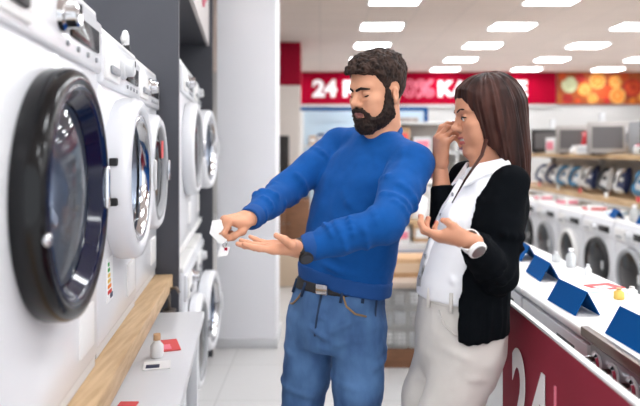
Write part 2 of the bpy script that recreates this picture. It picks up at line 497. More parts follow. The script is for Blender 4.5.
def make_door(root, zc, yf, R, style, ajar=0.0, dx=0.0):
    """round door on the plane y=yf, turned about its left edge by ajar"""
    parts = []
    c = (dx, yf, zc); ax = (0, -1, 0)
    if style == 'black':
        ring = MB().lathe([(R * .985, 0), (R, .008), (R, .040), (R * .975, .054), (R * .93, .058), (R * .875, .055), (R * .84, .045)], c, ax, 64)
        d = obj('door', ring, M_black, root, smooth=True)
        obj('inner_ring', MB().lathe([(R * .88, .054), (R * .86, .0575), (R * .82, .048), (R * .75, .022), (R * .72, .016)], c, ax, 64), M_navygloss, d, smooth=True)
        obj('door_glass', MB().lathe([(R * .76, .022), (R * .6, .032), (R * .4, .042), (R * .2, .047), (0, .05)], c, ax, 48), M_glass, d, smooth=True)
        obj('drum', MB().lathe([(R * .72, .022), (R * .66, -.04), (R * .55, -.09), (R * .3, -.1), (0, -.1)], c, ax, 48), M_drum, d, smooth=True)
        dots = MB()
        for t in (-.18, .18):
            dots.ball((dx - R * .91, yf - .052, zc + t * R), .007, 10)
        obj('hinge_cap', MB().ball((dx - R * .93, yf - .058, zc - .06), (.012, .008, .012), 12), M_chrome, d, smooth=True)
        obj('door_handle', MB().box((dx + R * .86, yf - .055, zc), (.018, .02, .10), bevel=.006), M_chrome, d)
        fin = MB()
        for k in range(3):
            a = rad(90 + 120 * k); fin.box((dx + .10 * math.cos(a), yf + .05, zc + .10 * math.sin(a)), (.03, .05, .09), rot=Euler((0, -a + PI / 2, 0)).to_matrix(), bevel=.01)
        obj('drum_paddle', fin, M_lgray, d)
    elif style == 'white':
        d = obj('door', MB().lathe([(R * .985, 0), (R, .012), (R, .05), (R * .97, .066), (R * .86, .072), (R * .8, .06), (R * .76, .03)], c, ax, 64), M_white, root, smooth=True)
        obj('inner_ring', MB().lathe([(R * .80, .058), (R * .78, .066), (R * .72, .062), (R * .69, .03)], c, ax, 64), M_chrome, d, smooth=True)
        obj('door_glass', MB().lathe([(R * .72, .04), (R * .6, .03), (R * .45, .012), (R * .2, .0), (0, -.004)], c, ax, 48), M_glass, d, smooth=True)
        obj('drum', MB().lathe([(R * .74, .02), (R * .68, -.02), (R * .6, -.05), (0, -.055)], c, ax, 48), M_drum, d, smooth=True)
        for t in (-1, 1):
            obj('hinge', MB().box((dx - R * .985, yf - .03, zc + t * .055), (.02, .022, .022), bevel=.004), M_bplast, d)
        obj('door_handle', MB().box((dx + R * .9, yf - .07, zc), (.028, .022, .11), bevel=.008), M_lgray, d)
    elif style == 'silver':
        d = obj('door', MB().lathe([(R * .985, 0), (R, .012), (R * .98, .045), (R * .9, .058), (R * .82, .05), (R * .76, .02)], c, ax, 56), M_white, root, smooth=True)
        obj('inner_ring', MB().lathe([(R * .84, .05), (R * .8, .058), (R * .74, .05), (R * .72, .02)], c, ax, 56), M_gray, d, smooth=True)
        obj('door_glass', MB().lathe([(R * .75, .03), (R * .5, .05), (0, .056)], c, ax, 48), M_dglass, d, smooth=True)
        obj('drum', MB().lathe([(R * .74, .015), (R * .66, -.05), (0, -.08)], c, ax, 40), M_drum, d, smooth=True)
        obj('door_handle', MB().box((dx + R * .88, yf - .06, zc), (.03, .02, .09), bevel=.006), M_chrome, d)
    else:                                        # small: seen far off
        d = obj('door', MB().lathe([(R * .98, 0), (R, .012), (R * .96, .04), (R * .86, .05), (R * .8, .03)], c, ax, 40), M_white2 if style == 'smallw' else M_gray if style == 'smallg' else M_bplast, root, smooth=True)
        obj('door_glass', MB().lathe([(R * .82, .03), (R * .5, .05), (0, .058)], c, ax, 32), M_dglass, d, smooth=True)
        obj('drum', MB().lathe([(R * .8, .012), (R * .6, -.03), (0, -.05)], c, ax, 32), M_drum, d, smooth=True)
        obj('door_handle', MB().box((dx + R * .85, yf - .05, zc), (.022, .016, .07), bevel=.004), M_lgray, d)
    if ajar:
        T = Matrix.Translation((dx - R, yf, 0)) @ Matrix.Rotation(-ajar, 4, 'Z') @ Matrix.Translation((-dx + R, -yf, 0))
        d.matrix_local = T
    return d

def make_washer(label, w=.6, dp=.58, h=.9, zc=.47, R=.25, style='white', ajar=0.0, panel='white', sticker=None, group=None, badge=True):
    root = thing('washing_machine', label, 'washing machine', group=group)
    yf = -dp / 2
    zp = h - .165
    body = MB().span((-w / 2, yf, .02), (w / 2, dp / 2, h - .006), bevel=.018, seg=3)
    # round port in the front sheet
    ff = max((f for f in body.bm.faces if abs(f.normal.y + 1) < .01 or abs(f.normal.y - 1) < .01), key=lambda f: f.calc_area() - 100 * (f.calc_center_median().y > 0))
    rim = list(ff.edges); bmesh.ops.delete(body.bm, geom=[ff], context='FACES_ONLY')
    cv = [body.bm.verts.new((R * .73 * math.cos(2 * PI * k / 48), yf, zc + R * .73 * math.sin(2 * PI * k / 48))) for k in range(48)]
    ce = [body.bm.edges.new((cv[k], cv[(k + 1) % 48])) for k in range(48)]
    bmesh.ops.triangle_fill(body.bm, use_beauty=True, use_dissolve=False, edges=rim + ce)
    # round port in front is covered by the door and drum
    obj('body', body, M_white, root)
    obj('lid', MB().span((-w / 2 - .002, yf + .004, h - .028), (w / 2 + .002, dp / 2, h), bevel=.010, seg=3), M_white2, root)
    obj('control_panel', MB().span((-w / 2 + .006, yf - .012, zp), (w / 2 - .006, yf + .03, h - .034), bevel=.010, seg=3), M_white, root)
    dr = obj('detergent_drawer', MB().span((-w / 2 + .02, yf - .020, zp + .016), (-w / 2 + .20, yf - .004, h - .05), bevel=.006), M_white2, root)
    obj('drawer_handle', MB().span((-w / 2 + .06, yf - .03, zp + .035), (-w / 2 + .16, yf - .018, zp + .058), bevel=.006), M_gray if style != 'black' else M_bplast, dr)
    dl = obj('dial', MB().lathe([(.036, 0), (.034, .012), (.027, .016), (.025, .036), (.02, .04), (0, .04)], (-.03 + (.04 if style == 'black' else 0), yf - .010, zp + .075), (0, -1, 0), 32), M_chrome if style in ('black', 'silver') else M_lgray, root)
    obj('dial_pointer', MB().box((-.03 + (.04 if style == 'black' else 0), yf - .051, zp + .088), (.004, .003, .018)), M_bplast, dl)
    ds = obj('display', MB().span((.03 + (.04 if style == 'black' else 0), yf - .017, zp + .045), (w / 2 - .06, yf - .008, zp + .10), bevel=.003), M_black, root)
    for k in range(4):
        obj('button', MB().lathe([(.007, 0), (.006, .005), (0, .006)], (.05 + k * (w / 2 - .13) / 3, yf - .012, zp + .026), (0, -1, 0), 12), M_gray, root)
    make_door(root, zc, yf, R, style, ajar)
    fl = obj('filter_flap', MB().span((w / 2 - .19, yf - .005, .07), (w / 2 - .06, yf + .004, .18), bevel=.004), M_white2, root)
    obj('kick_plate', MB().span((-w / 2 + .01, yf + .006, .0), (w / 2 - .01, dp / 2 - .02, .03)), M_lgray, root)
    if sticker is not None:
        st = obj('energy_label', MB().span((sticker, yf - .003, .125), (sticker + .075, yf + .002, .25)), M_paper, root)
        for k, mm in enumerate((M_grn, M_grn, M_yel, M_yel, mat('label_orange', lin(232, 130, 40), .6), mat('label_red', lin(210, 50, 40), .6))):
            obj('label_bar', MB().span((sticker + .008, yf - .0045, .228 - k * .016), (sticker + .024 + k * .006, yf - .002, .238 - k * .016)), mm, st)
        obj('label_print', MB().span((sticker + .04, yf - .0045, .132), (sticker + .068, yf - .002, .146)), M_navy, st)
    return root

w1 = make_washer('nearest white washing machine with a large black ringed door, on plank shelf', w=.76, h=.92, zc=.47, R=.25, style='black', group='washing machines on the plank shelf')
w1.location = Lp(1.30, .380 + .29, .892); w1.rotation_euler.z = LROT
st = obj('info_sticker', MB().span((.235, -.293, .09), (.285, -.288, .14)), M_lgray, w1)
w2 = make_washer('white washing machine with thick white door ring, second along plank shelf', w=.6, R=.25, style='white', sticker=-.20, group='washing machines on the plank shelf')
w2.location = Lp(2.01, .388 + .29, .892); w2.rotation_euler.z = LROT
w3 = make_washer('white washing machine with grey ringed dark door, against the charcoal partition', w=.57, R=.235, style='silver', group='washing machines on the plank shelf')
w3.location = Lp(2.59, .395 + .29, .892); w3.rotation_euler.z = LROT
obj('red_sticker', MB().box((.02, -.29 - .058, .56), (.06, .003, .07)), M_pred, w3)
# small handle loop (transit hose clip) standing on the third machine
hl = thing('drain_hose', 'white drain hose looped upright on top of the third machine', 'hose')
hl.location = Lp(2.36, .44, 1.792); hl.rotation_euler.z = LROT
obj('hose', MB().tube([(-.05, 0, .006), (-.045, -.004, .06), (-.02, -.006, .085), (.012, -.004, .08), (.03, 0, .04), (.034, 0, .006)], .011), M_white2, hl, smooth=True)
obj('hose_clip', MB().tube([(.03, 0, .05), (.034, 0, .02)], .015), M_bplast, hl, smooth=True)
yt = obj('packing_block', MB().box((0, 0, .02), (.05, .05, .04), bevel=.006), M_yel)
yt.location = Lp(1.66, .45, 1.792); yt.rotation_euler.z = LROT
tag(yt, 'small yellow packing block on top of the second machine', 'block')

# plank shelf carrying the machines
def Lbox(name, s0, s1, p0, p1, z0, z1, m, parent=None, bevel=0.0):
    o = obj(name, MB().span((s0, p0, z0), (s1, p1, z1), bevel=bevel), m, parent)
    return o
SH = thing('plank_shelf', 'long light oak plank shelf carrying three washing machines', 'shelf', (0, 0, 0), 0)
def Lmesh(name, s0, s1, p0, p1, z0, z1, m, parent=None, bevel=0.0):
    """box given along the row frame, placed as world-space mesh"""
    mb = MB(); mb.span((p0, s0, z0), (p1, s1, z1), bevel=bevel)
    Mx = Matrix(((-cy, -sy, 0, 0), (-sy, cy, 0, 0), (0, 0, 1, 0), (0, 0, 0, 1)))
    bmesh.ops.transform(mb.bm, matrix=Mx, verts=mb.bm.verts)
    return obj(name, mb, m, parent)
Lmesh('board', .25, 2.88, .325, 1.05, .825, .888, M_wood, SH, bevel=.004)
for s in (.3, 1.5, 2.72):
    Lmesh('support', s, s + .06, .62, 1.0, .0, .826, M_dark, SH)
# charcoal partitions and header
pt = Lmesh('charcoal_partition', 2.885, 2.925, .30, 1.2, 0, CEIL - .003, M_dark); tag(pt, 'tall charcoal partition standing just past the third washing machine', 'partition')
p2 = Lmesh('charcoal_partition', 4.42, 4.47, .225, 1.2, 0, 2.6, M_dark); tag(p2, 'charcoal end partition standing against the white pier', 'partition')
bp = Lmesh('charcoal_back_panel', .25, 4.42, 1.2, 1.24, 0, CEIL - .003, M_dark); tag(bp, 'long charcoal back panel running behind the washing machines', 'back panel')
hd = thing('bay_header', 'overhead bay header with pale fascia and dark underside, beside the white pier', 'header')
Lmesh('soffit', 2.93, 4.42, .27, 1.2, 2.19, 2.23, M_dark, hd)
Lmesh('fascia', 2.93, 4.42, .25, .27, 2.18, 2.9, mat('fascia_grey', lin(206, 200, 198), .5), hd)
def aisle_text(name, body, s, z, h, m, parent, p, bold=.03, sx=1.0, outline=0.0):
    Mx = Matrix.Translation(Lp(s, p, z)) @ Matrix.Rotation(LROT, 4, 'Z') @ Matrix.Rotation(PI / 2, 4, 'X')
    return lettering(name, body, h, .002, m, parent, Mx, bold=bold, sx=sx, outline=outline)
# pink swoosh mark on the fascia
sw = MB()
pts = [(3.35, 2.62), (3.5, 2.56), (3.62, 2.46), (3.70, 2.36), (3.74, 2.30)]
bmw = MB(); bmw.tube([Lp(s, .243, z) for s, z in pts], [.012, .026, .032, .022, .006], 10)
obj('swoosh', bmw, M_pink, hd, smooth=True)
bmw = MB(); bmw.tube([Lp(s, .243, z) for s, z in [(3.75, 2.62), (3.9, 2.5), (3.95, 2.38)]], [.01, .02, .006], 10)
obj('swoosh', bmw, M_pink, hd, smooth=True)

# second bay: machines with their doors ajar
sh2 = thing('bay_shelf', 'white shelf board carrying the upper machines in the second bay', 'shelf')
Lmesh('board', 2.93, 4.41, .30, 1.15, .95, .985, M_white2, sh2, bevel=.003)
Lmesh('support', 2.93, 2.95, .60, 1.15, 0, .951, M_white2, sh2); Lmesh('support', 4.385, 4.41, .60, 1.15, 0, .951, M_white2, sh2)
for k, (s, p, z, aj, lab) in enumerate([(3.26, .30, .986, 2, 'upper white machine in the second bay, half hidden by the charcoal partition'),
                                (3.88, .30, .986, 7, 'upper white machine with its door ajar, second bay beside the pier'),
                                (3.26, .28, 0, 3, 'lower white machine on the floor behind the charcoal partition'),
                                (3.88, .28, 0, 7, 'lower white machine with its door ajar on the floor before the pier')]):
    w = make_washer(lab, w=.6, style='silver' if k % 2 == 0 else 'white', R=.24, ajar=rad(aj), group='machines in the second bay')
    w.location = Lp(s, p + .29, z); w.rotation_euler.z = LROT

# white display table in front of the plank
tb = thing('display_table', 'low white display table pushed under the plank shelf', 'table')
Lmesh('tabletop', 1.35, 2.74, .175, .60, .72, .752, M_white, tb, bevel=.006)
for s, p in ((1.4, .20), (2.66, .20), (1.4, .54), (2.66, .54)):
    Lmesh('leg', s, s + .045, p, p + .045, 0, .721, M_white, tb, bevel=.003)
Lmesh('apron', 1.42, 2.68, .195, .21, .65, .721, M_white2, tb)
lf = thing('leaflet', 'red folded leaflet lying on the white display table', 'leaflet', P(176, 345, 2.28) * 0, 0)
def on_plane(px, py, z):
    d = (EYE - z) * F / (py - 150); return P(px, py, d)
def paper(name, lab, cat, px, py, z, size, rot, m, extra=None):
    c = on_plane(px, py, z)
    o = thing(name, lab, cat, (c.x, c.y, z), rot)
    s = MB(); nx = 6
    s.span((-size[0] / 2, -size[1] / 2, .001), (size[0] / 2, size[1] / 2, .004))
    obj('sheet', s, m, o)
    if extra:
        obj('print', MB().span((-size[0] * .4, -size[1] * .38, .0035), (size[0] * .1, size[1] * .05, .0046)), extra, o)
    return o
bpy.data.objects.remove(lf)
paper('leaflet', 'red leaflet lying on the white display table', 'leaflet', 168, 346, .752, (.075, .13), rad(20), M_pred, M_pink)
paper('price_card', 'white card with a dark blue corner on the white display table', 'card', 157, 366, .752, (.085, .075), rad(12), M_paper, M_navy)
paper('leaflet', 'red edged sheet at the near end of the white display table', 'leaflet', 128, 405, .752, (.05, .03), rad(0), M_pred)
c = on_plane(157, 357, .752)
bt = thing('detergent_bottle', 'small white bottle standing on the white display table', 'bottle', (c.x, c.y, .752))
obj('bottle_body', MB().lathe([(0, 0), (.02, 0), (.022, .006), (.022, .04), (.012, .052), (.010, .06), (0, .06)], seg=20), M_white2, bt, smooth=True)
obj('cap', MB().lathe([(.012, .058), (.012, .078), (0, .08)], seg=16), M_card, bt)
# bent metal tap-like arm at the end of the table
c = on_plane(179, 305, .752)
hk = thing('display_hook', 'small bent bronze hook stand at the far end of the display table', 'hook', (c.x - .02, c.y - .1, .752))
obj('stem', MB().tube([(0, 0, 0), (0, 0, .07), (.012, -.01, .10), (.035, -.02, .105), (.05, -.03, .085)], .007), M_bronze, hk, smooth=True)
obj('base', MB().lathe([(.03, 0), (.03, .006), (.012, .01), (0, .01)], seg=20), M_bronze, hk)
# ================================================================ right hand island and rows
RX = .58
pn = thing('promo_counter', 'dark red counter panel with white 24 on it, right of the woman', 'panel', (RX, 0, 0))
obj('board', MB().span((0, .55, 0), (.012, 1.975, .977)), M_redp, pn)
obj('edge_trim', MB().span((-.002, .55, .977), (.014, 1.977, .986), bevel=.002), M_white2, pn)
obj('foot', MB().span((.02, .6, 0), (.12, .64, .5)), M_lgray, pn); obj('foot', MB().span((.02, 1.86, 0), (.12, 1.9, .5)), M_lgray, pn)
def panel_text(name, body, y0, y1, z0, z1, m, bold=.02, outline=0.0):
    o = lettering(name, body, 1, .002, m, pn, Matrix(), bold=bold, outline=outline)
    V = np.array([v.co[:] for v in o.data.vertices]); lo, hi = V.min(0), V.max(0)
    W = np.stack([-.0035 - (V[:, 2] - lo[2]) * .4, y0 + (V[:, 0] - lo[0]) / (hi[0] - lo[0]) * (y1 - y0), z0 + (V[:, 1] - lo[1]) / (hi[1] - lo[1]) * (z1 - z0)], 1)
    o.data.vertices.foreach_set('co', W.astype(np.float32).ravel()); o.data.update()
    return o
panel_text('digits', '2', 1.865, 1.735, .60, .872, M_text, .03)
panel_text('digits', '4', 1.715, 1.575, .60, .872, M_text, .03)
obj('bar', MB().span((-.004, 1.525, .56), (.001, 1.533, .87)), M_pink, pn)
panel_text('percent', '0%', 1.485, 1.15, .62, .86, M_pink, .0, outline=.014)

# machines behind the panel: a gas range and white dishwashers, fronts to the aisle (-X)
def faceL(o, x, y, z=0): o.location = (x, y, z); o.rotation_euler.z = -PI / 2     # front -Y turns to -X
rg = thing('gas_range', 'stainless gas range with a row of knobs behind the red panel', 'range')
W, D2, H = .60, .44, .945
obj('body', MB().span((-W / 2, -D2 / 2 + .01, 0), (W / 2, D2 / 2, H - .04)), M_steel, rg)
obj('cooktop', MB().span((-W / 2, -D2 / 2 - .004, H - .042), (W / 2, D2 / 2, H), bevel=.004), M_white2, rg)
obj('front_trim', MB().span((-W / 2 - .004, -D2 / 2 - .026, H - .026), (W / 2 + .004, -D2 / 2 - .002, H + .003), bevel=.004), M_bronze, rg)
cp = obj('control_panel', MB().span((-W / 2 + .01, -D2 / 2 - .004, H - .155), (W / 2 - .01, -D2 / 2 + .02, H - .042), bevel=.004), mat('panel_mirror', lin(150, 152, 156), .3, metal=.7), rg)
for k in range(6):
    kn = obj('knob', MB().lathe([(.026, 0), (.026, .006), (.019, .012), (.017, .034), (0, .036)], (-.245 + k * .098, -D2 / 2 - .004, H - .082), (0, -1, 0), 24), M_chrome, rg)
    obj('knob_skirt', MB().lathe([(.031, 0), (.031, .004), (.026, .005)], (-.245 + k * .098, -D2 / 2 - .004, H - .082), (0, -1, 0), 24), M_lgray, kn)
dr = obj('oven_door', MB().span((-W / 2 + .015, -D2 / 2 - .01, .14), (W / 2 - .015, -D2 / 2 + .02, H - .19), bevel=.006), M_steel, rg)
obj('oven_window', MB().span((-.2, -D2 / 2 - .013, .28), (.2, -D2 / 2 - .005, .6)), M_black, dr)
obj('oven_handle', MB().tube([(-.24, -D2 / 2 - .01, .68), (-.24, -D2 / 2 - .045, .68), (.24, -D2 / 2 - .045, .68), (.24, -D2 / 2 - .01, .68)], .009), M_chrome, dr, smooth=True)
for sx_, sy_ in ((-.15, -.1), (.15, -.1), (-.15, .12), (.15, .12)):
    bu = obj('burner', MB().lathe([(.05, 0), (.05, .01), (.03, .016), (0, .016)], (sx_, sy_, H), seg=24), M_bplast, rg)
faceL(rg, .77 + D2 / 2, 1.475)

dw = thing('dishwasher', 'x', 'dishwasher', group='white dishwashers behind the red panel')
W = .585
obj('body', MB().span((-W / 2, -.19, 0), (W / 2, .2, .895), bevel=.01), M_white, dw)
obj('worktop', MB().span((-W / 2 - .002, -.205, .893), (W / 2 + .002, .2, .92), bevel=.009, seg=3), M_white2, dw)
dd = obj('door', MB().span((-W / 2 + .005, -.205, .12), (W / 2 - .005, -.188, .77), bevel=.006), M_white2, dw)
obj('door_handle', MB().tube([(-.2, -.205, .70), (-.2, -.235, .70), (.2, -.235, .70), (.2, -.205, .70)], .008), M_lgray, dd, smooth=True)
obj('control_strip', MB().span((-W / 2 + .005, -.207, .78), (W / 2 - .005, -.188, .885), bevel=.005), M_lgray, dw)
for k in range(4): obj('button', MB().lathe([(.009, 0), (.008, .005), (0, .006)], (-.2 + .045 * k, -.207, .835), (0, -1, 0), 12), M_gray, dw)
obj('display', MB().span((.06, -.209, .815), (.2, -.205, .855)), M_black, dw)
for k, y in enumerate((2.09, 2.685, 3.28, 3.875)):
    lab = ['white dishwasher next to the stainless range, blue tent card on top', 'white dishwasher, second from the stainless range', 'white dishwasher behind the woman, third from the stainless range', 'white dishwasher at the far end of the island'][k]
    if k == 0: faceL(dw, .98, y); dw['label'] = lab
    else: dup(dw, (.98, y, 0), -PI / 2, lab)

# blue tent cards
tc = thing('tent_card', 'x', 'tent card', group='blue tent cards along the island')
def tent(parent, L=.21, w=.085, h=.075):
    t = .003
    for s in (-1, 1):
        q = MB(); q.prism([Vector((s * w / 2, -L / 2, 0)), Vector((s * (w / 2 - t * 1.4), -L / 2, 0)), Vector((0 - s * .0002, -L / 2, h - t)), Vector((0, -L / 2, h))], (0, 0, 0), (0, L, 0))
        obj('face', q, M_blue, parent)
tent(tc)
for k, (x, y, z, r, lab) in enumerate([(.83, 1.61, .946, 2, 'blue tent card standing on the stainless range, nearest of all'),
                                  (.848, 2.09, .922, 3, 'blue tent card standing on the dishwasher next to the range'),
                                  (.93, 2.60, .922, -3, 'blue tent card on the second dishwasher from the range'),
                                  (1.0, 3.05, .922, -4, 'blue tent card half hidden behind the black cardigan')]):
    if k == 0: tc.location = (x, y, z); tc.rotation_euler.z = rad(r); tc['label'] = lab
    else: dup(tc, (x, y, z), rad(r), lab)
sm = MB()
paper('leaflet', 'red and white leaflet lying on the island behind the tent cards', 'leaflet', 604, 287, .92, (.12, .09), .3, M_pred, M_paper)
paper('price_card', 'pale blue card lying on the island beside the red leaflet', 'card', 596, 291, .92, (.11, .06), .2, M_lblue, M_paper)
def small_bottle(lab, px, py, z, h, r, m, mc, name='bottle', cat='bottle'):
    c = on_plane(px, py, z)
    b = thing(name, lab, cat, (c.x, c.y, z))
    obj('bottle_body', MB().lathe([(0, 0), (r * .9, 0), (r, h * .06), (r, h * .6), (r * .45, h * .78), (r * .4, h * .86), (0, h * .86)], seg=20), m, b, smooth=True)
    obj('cap', MB().lathe([(r * .5, h * .84), (r * .5, h * .98), (r * .4, h), (0, h)], seg=16), mc, b)
    return b
M_clear = mat('clear_plastic', lin(232, 236, 238), .15, trans=.5)
small_bottle('clear bottle standing on the island between the blue tent cards', 571, 267, .92, .085, .022, M_clear, M_white2)
small_bottle('small yellow capped jar on the island near the leaflet', 619, 299, .92, .04, .018, M_yel, M_card, 'jar', 'jar')
small_bottle('tiny white bottle on the island between the leaflet and the clear bottle', 588, 276, .92, .05, .014, M_white2, M_lgray)
small_bottle('small clear jar at the back of the island beside the far blue tent', 556, 262, .92, .05, .02, M_clear, M_lgray, 'jar', 'jar')
small_bottle('short white jar standing on the island behind the nearest tent card', 632, 296, .92, .035, .018, M_white2, M_lgray, 'jar', 'jar')

# row of machines further right, fronts to -X
rowy = [4.35, 4.97, 5.59, 6.22, 6.86, 7.5, 8.14, 8.78]
rl = ['nearest in the far row, cut by the right edge', 'second from the right edge in the far row', 'third from the right edge in the far row', 'fourth from the right edge in the far row', 'fifth from the right edge in the far row', 'sixth in the far row, beside the woman', 'seventh in the far row behind the woman', 'last of the far row behind the woman']
protos = []
for st_ in ('smallg', 'small', 'smallw'):
    pr = make_washer('x', w=.6, dp=.58, h=.85, zc=.45, R=.22, style=st_, group='far row of washing machines')
    protos.append([pr, False])
for k, y in enumerate(rowy):
    pr = protos[(1, 0, 1, 2, 0, 1, 2, 0)[k]]; lab = 'white front loading washing machine, ' + rl[k]
    if not pr[1]: faceL(pr[0], 2.5 + .29, y); pr[0]['label'] = lab; pr[1] = True
    else: dup(pr[0], (2.79, y, 0), -PI / 2, lab)
# cards and packs on their lids
def pack(lab, x, y, z, size, m, rz=0.0, m2=None, name='box', cat='box'):
    o = thing(name, lab, cat, (x, y, z), rz)
    obj('carton', MB().span((-size[0] / 2, -size[1] / 2, 0), (size[0] / 2, size[1] / 2, size[2]), bevel=.004), m, o)
    obj('panel_print', MB().span((-size[0] * .38, -size[1] / 2 - .002, size[2] * .25), (size[0] * .38, -size[1] / 2 + .002, size[2] * .75)), m2 or M_pred, o)
    obj('panel_print', MB().span((-size[0] / 2 - .002, -size[1] * .38, size[2] * .25), (-size[0] / 2 + .002, size[1] * .38, size[2] * .75)), m2 or M_pred, o)
    return o
for y, lab, rz in ((4.95, 'blue tent card on the far row of machines at the right edge', .2), (5.5, 'blue tent card on the far row, third machine from the right edge', -.2)):
    dup(tc, (2.62, y, .852), rz, lab, 'blue tent cards on the far row')
pack('flat white and red pack lying on the far row, fourth machine from the right edge', 2.72, 6.15, .851, (.2, .16, .05), M_paper)
pack('white carton lying on the far row, fifth machine from the right edge', 2.70, 6.8, .851, (.16, .2, .07), M_white2, .3, M_pink)
pack('flat pale pack lying on the far row, third machine from the right edge', 2.74, 5.75, .851, (.18, .14, .04), M_paper, .5, M_lblue)
pack('white and pink pack on the far row beside the woman', 2.68, 7.45, .851, (.18, .16, .06), M_white2, .1, M_pink)
small_bottle('clear bottle standing on the far row near its blue tent cards', 617, 226, .85, .14, .04, M_clear, M_white2).location = (2.64, 5.22, .851)

# shelving behind the far row
us = thing('iron_shelves', 'two tier light oak shelving behind the far row of machines', 'shelving')
obj('board', MB().span((2.80, 4.2, .93), (3.45, 9.2, .985), bevel=.004), M_wood, us)
obj('board', MB().span((2.86, 4.2, 1.355), (3.45, 9.2, 1.405), bevel=.004), M_wood, us)
for y in (4.25, 5.9, 7.5, 9.1): obj('upright', MB().span((3.38, y, 0), (3.44, y + .04, 1.9)), M_lgray, us)
obj('back_board', MB().span((3.44, 4.2, .985), (3.46, 9.2, 1.355)), M_offw, us)
obj('back_board', MB().span((3.44, 4.2, 1.405), (3.46, 9.2, 1.68)), mat('shelf_back_dark', lin(92, 86, 84), .6), us)

# steam irons: soleplate, body, handle, heel, dial, water tank
def make_iron(lab, mb_, mt):
    o = thing('steam_iron', lab, 'steam iron', group='steam irons on the oak shelf')
    out = [(-.055, -.12), (.055, -.12), (.06, -.05), (.045, .05), (.02, .12), (0, .145), (-.02, .12), (-.045, .05), (-.06, -.05)]
    obj('soleplate', MB().prism([Vector((a, b, 0)) for a, b in out], (0, 0, 0), (0, 0, .01)), M_chrome, o)
    sk = MB(); 
    lay = [(1, .01, 0), (.97, .03, -.004), (.82, .055, -.012), (.6, .072, -.02)]
    rings = [[sk.bm.verts.new((a * s, b * s + dy, z)) for a, b in out] for s, z, dy in lay]
    for A, B in zip(rings, rings[1:]):
        for k in range(len(out)): sk.bm.faces.new([A[k], A[(k + 1) % len(out)], B[(k + 1) % len(out)], B[k]])
    sk.bm.faces.new(rings[-1])
    obj('body', sk, mb_, o)
    hd_ = obj('handle', MB().tube([(0, -.10, .06), (0, -.115, .12), (0, -.07, .145), (0, .01, .14), (0, .06, .115), (0, .085, .07)], [.022, .018, .016, .016, .017, .02]), mt, o, smooth=True)
    obj('grip', MB().tube([(0, -.075, .150), (0, .005, .146)], .013), M_bplast, hd_, smooth=True)
    obj('dial', MB().lathe([(.022, 0), (.02, .012), (0, .014)], (0, -.01, .07), seg=20), mt, o)
    obj('water_tank', MB().ball((0, -.115, .06), (.045, .025, .045), 16), mat('tank_' + mt.name, tuple(min(1, c * 1.5 + .1) for c in MATS[mt.name].node_tree.nodes['Principled BSDF'].inputs['Base Color'].default_value[:3]), .2, trans=.3), o, smooth=True)
    return o
M_teal = mat('teal_plastic', lin(70, 130, 170), .35); M_dgrey = mat('dark_grey_plastic', lin(58, 60, 66), .4)
ir = [make_iron('x', M_white2, M_navy), make_iron('x', M_white2, M_teal), make_iron('x', M_navy, M_white2), make_iron('x', M_white2, M_dgrey)]
ow = ['nearest the right edge', 'second from the right edge', 'third from the right edge', 'fourth from the right edge', 'fifth from the right edge', 'sixth from the right edge', 'seventh from the right edge', 'eighth from the right edge', 'beside the woman hair']
cn = ['white and navy', 'white and teal', 'navy bodied', 'white and grey']
seen = set()
for k in range(9):
    q = (3, 1, 2, 3, 2, 1, 1, 0, 0)[k]; y = 5.35 + k * .345
    lab = '%s steam iron standing on its heel, %s' % (cn[q], ow[k])
    if q not in seen: o = ir[q]; o['label'] = lab; seen.add(q)
    else: o = dup(ir[q], (0, 0, 0), 0, lab)
    o.location = (2.98, y, .985 + .155); o.rotation_euler = (rad(66), 0, rad(-100 + (k * 37) % 40)); o.scale = (1.05, 1.05, 1.05)
    o.rotation_mode = 'XYZ'
# packs in front of the irons
for k in range(5):
    o = obj('price_card', MB().box((0, 0, .025), (.004, .07, .05), bevel=.001), M_paper if k % 2 else M_pred)
    o.location = (2.815, 5.5 + k * .62, .985); tag(o, '%s price card standing on the oak shelf edge, %s' % ('white' if k % 2 else 'red', ow[k]), 'price card', 'price cards on the oak shelf')

# upper tier: microwave ovens, a kettle on its carton, black coffee machines
def make_microwave(lab, W, Dd, H, m):
    o = thing('microwave_oven', lab, 'microwave', group='microwaves on the upper oak shelf')
    obj('body', MB().span((-W / 2, -Dd / 2, .01), (W / 2, Dd / 2, H), bevel=.008), m, o)
    d = obj('door', MB().span((-W / 2 + .01, -Dd / 2 - .015, .02), (W / 2 - .12, -Dd / 2, H - .01), bevel=.004), m, o)
    obj('window', MB().span((-W / 2 + .05, -Dd / 2 - .018, .06), (W / 2 - .17, -Dd / 2 - .012, H - .05)), mat('oven_window', lin(96, 92, 92), .3), d)
    obj('door_handle', MB().box((W / 2 - .135, -Dd / 2 - .03, H / 2), (.014, .02, H * .7), bevel=.004), M_chrome, d)
    obj('control_panel', MB().span((W / 2 - .115, -Dd / 2 - .012, .02), (W / 2 - .005, -Dd / 2, H - .01)), M_gray, o)
    kb = obj('knob', MB().lathe([(.022, 0), (.018, .02), (0, .022)], (W / 2 - .06, -Dd / 2 - .012, .08), (0, -1, 0), 20), M_chrome, o)
    for s in (-1, 1): obj('foot', MB().span((s * W / 2 - s * .06 - .02, -Dd / 2 + .02, 0), (s * W / 2 - s * .06 + .02, Dd / 2 - .02, .012)), M_bplast, o)
    return o
mw = make_microwave('grey steel microwave on the upper oak shelf, near the right edge', .50, .38, .33, mat('mw_grey', lin(168, 162, 158), .4, metal=.4)); mw.location = (3.0, 6.35, 1.405); mw.rotation_euler.z = rad(-25)
dup(mw, (3.08, 7.35, 1.405), rad(-30), 'grey steel microwave on the upper oak shelf behind the red kettle')
mb_ = make_microwave('black microwave on the upper oak shelf, farthest toward the woman', .48, .38, .32, mat('mw_black', lin(42, 38, 38), .35)); mb_.location = (3.12, 8.35, 1.405); mb_.rotation_euler.z = rad(-30)
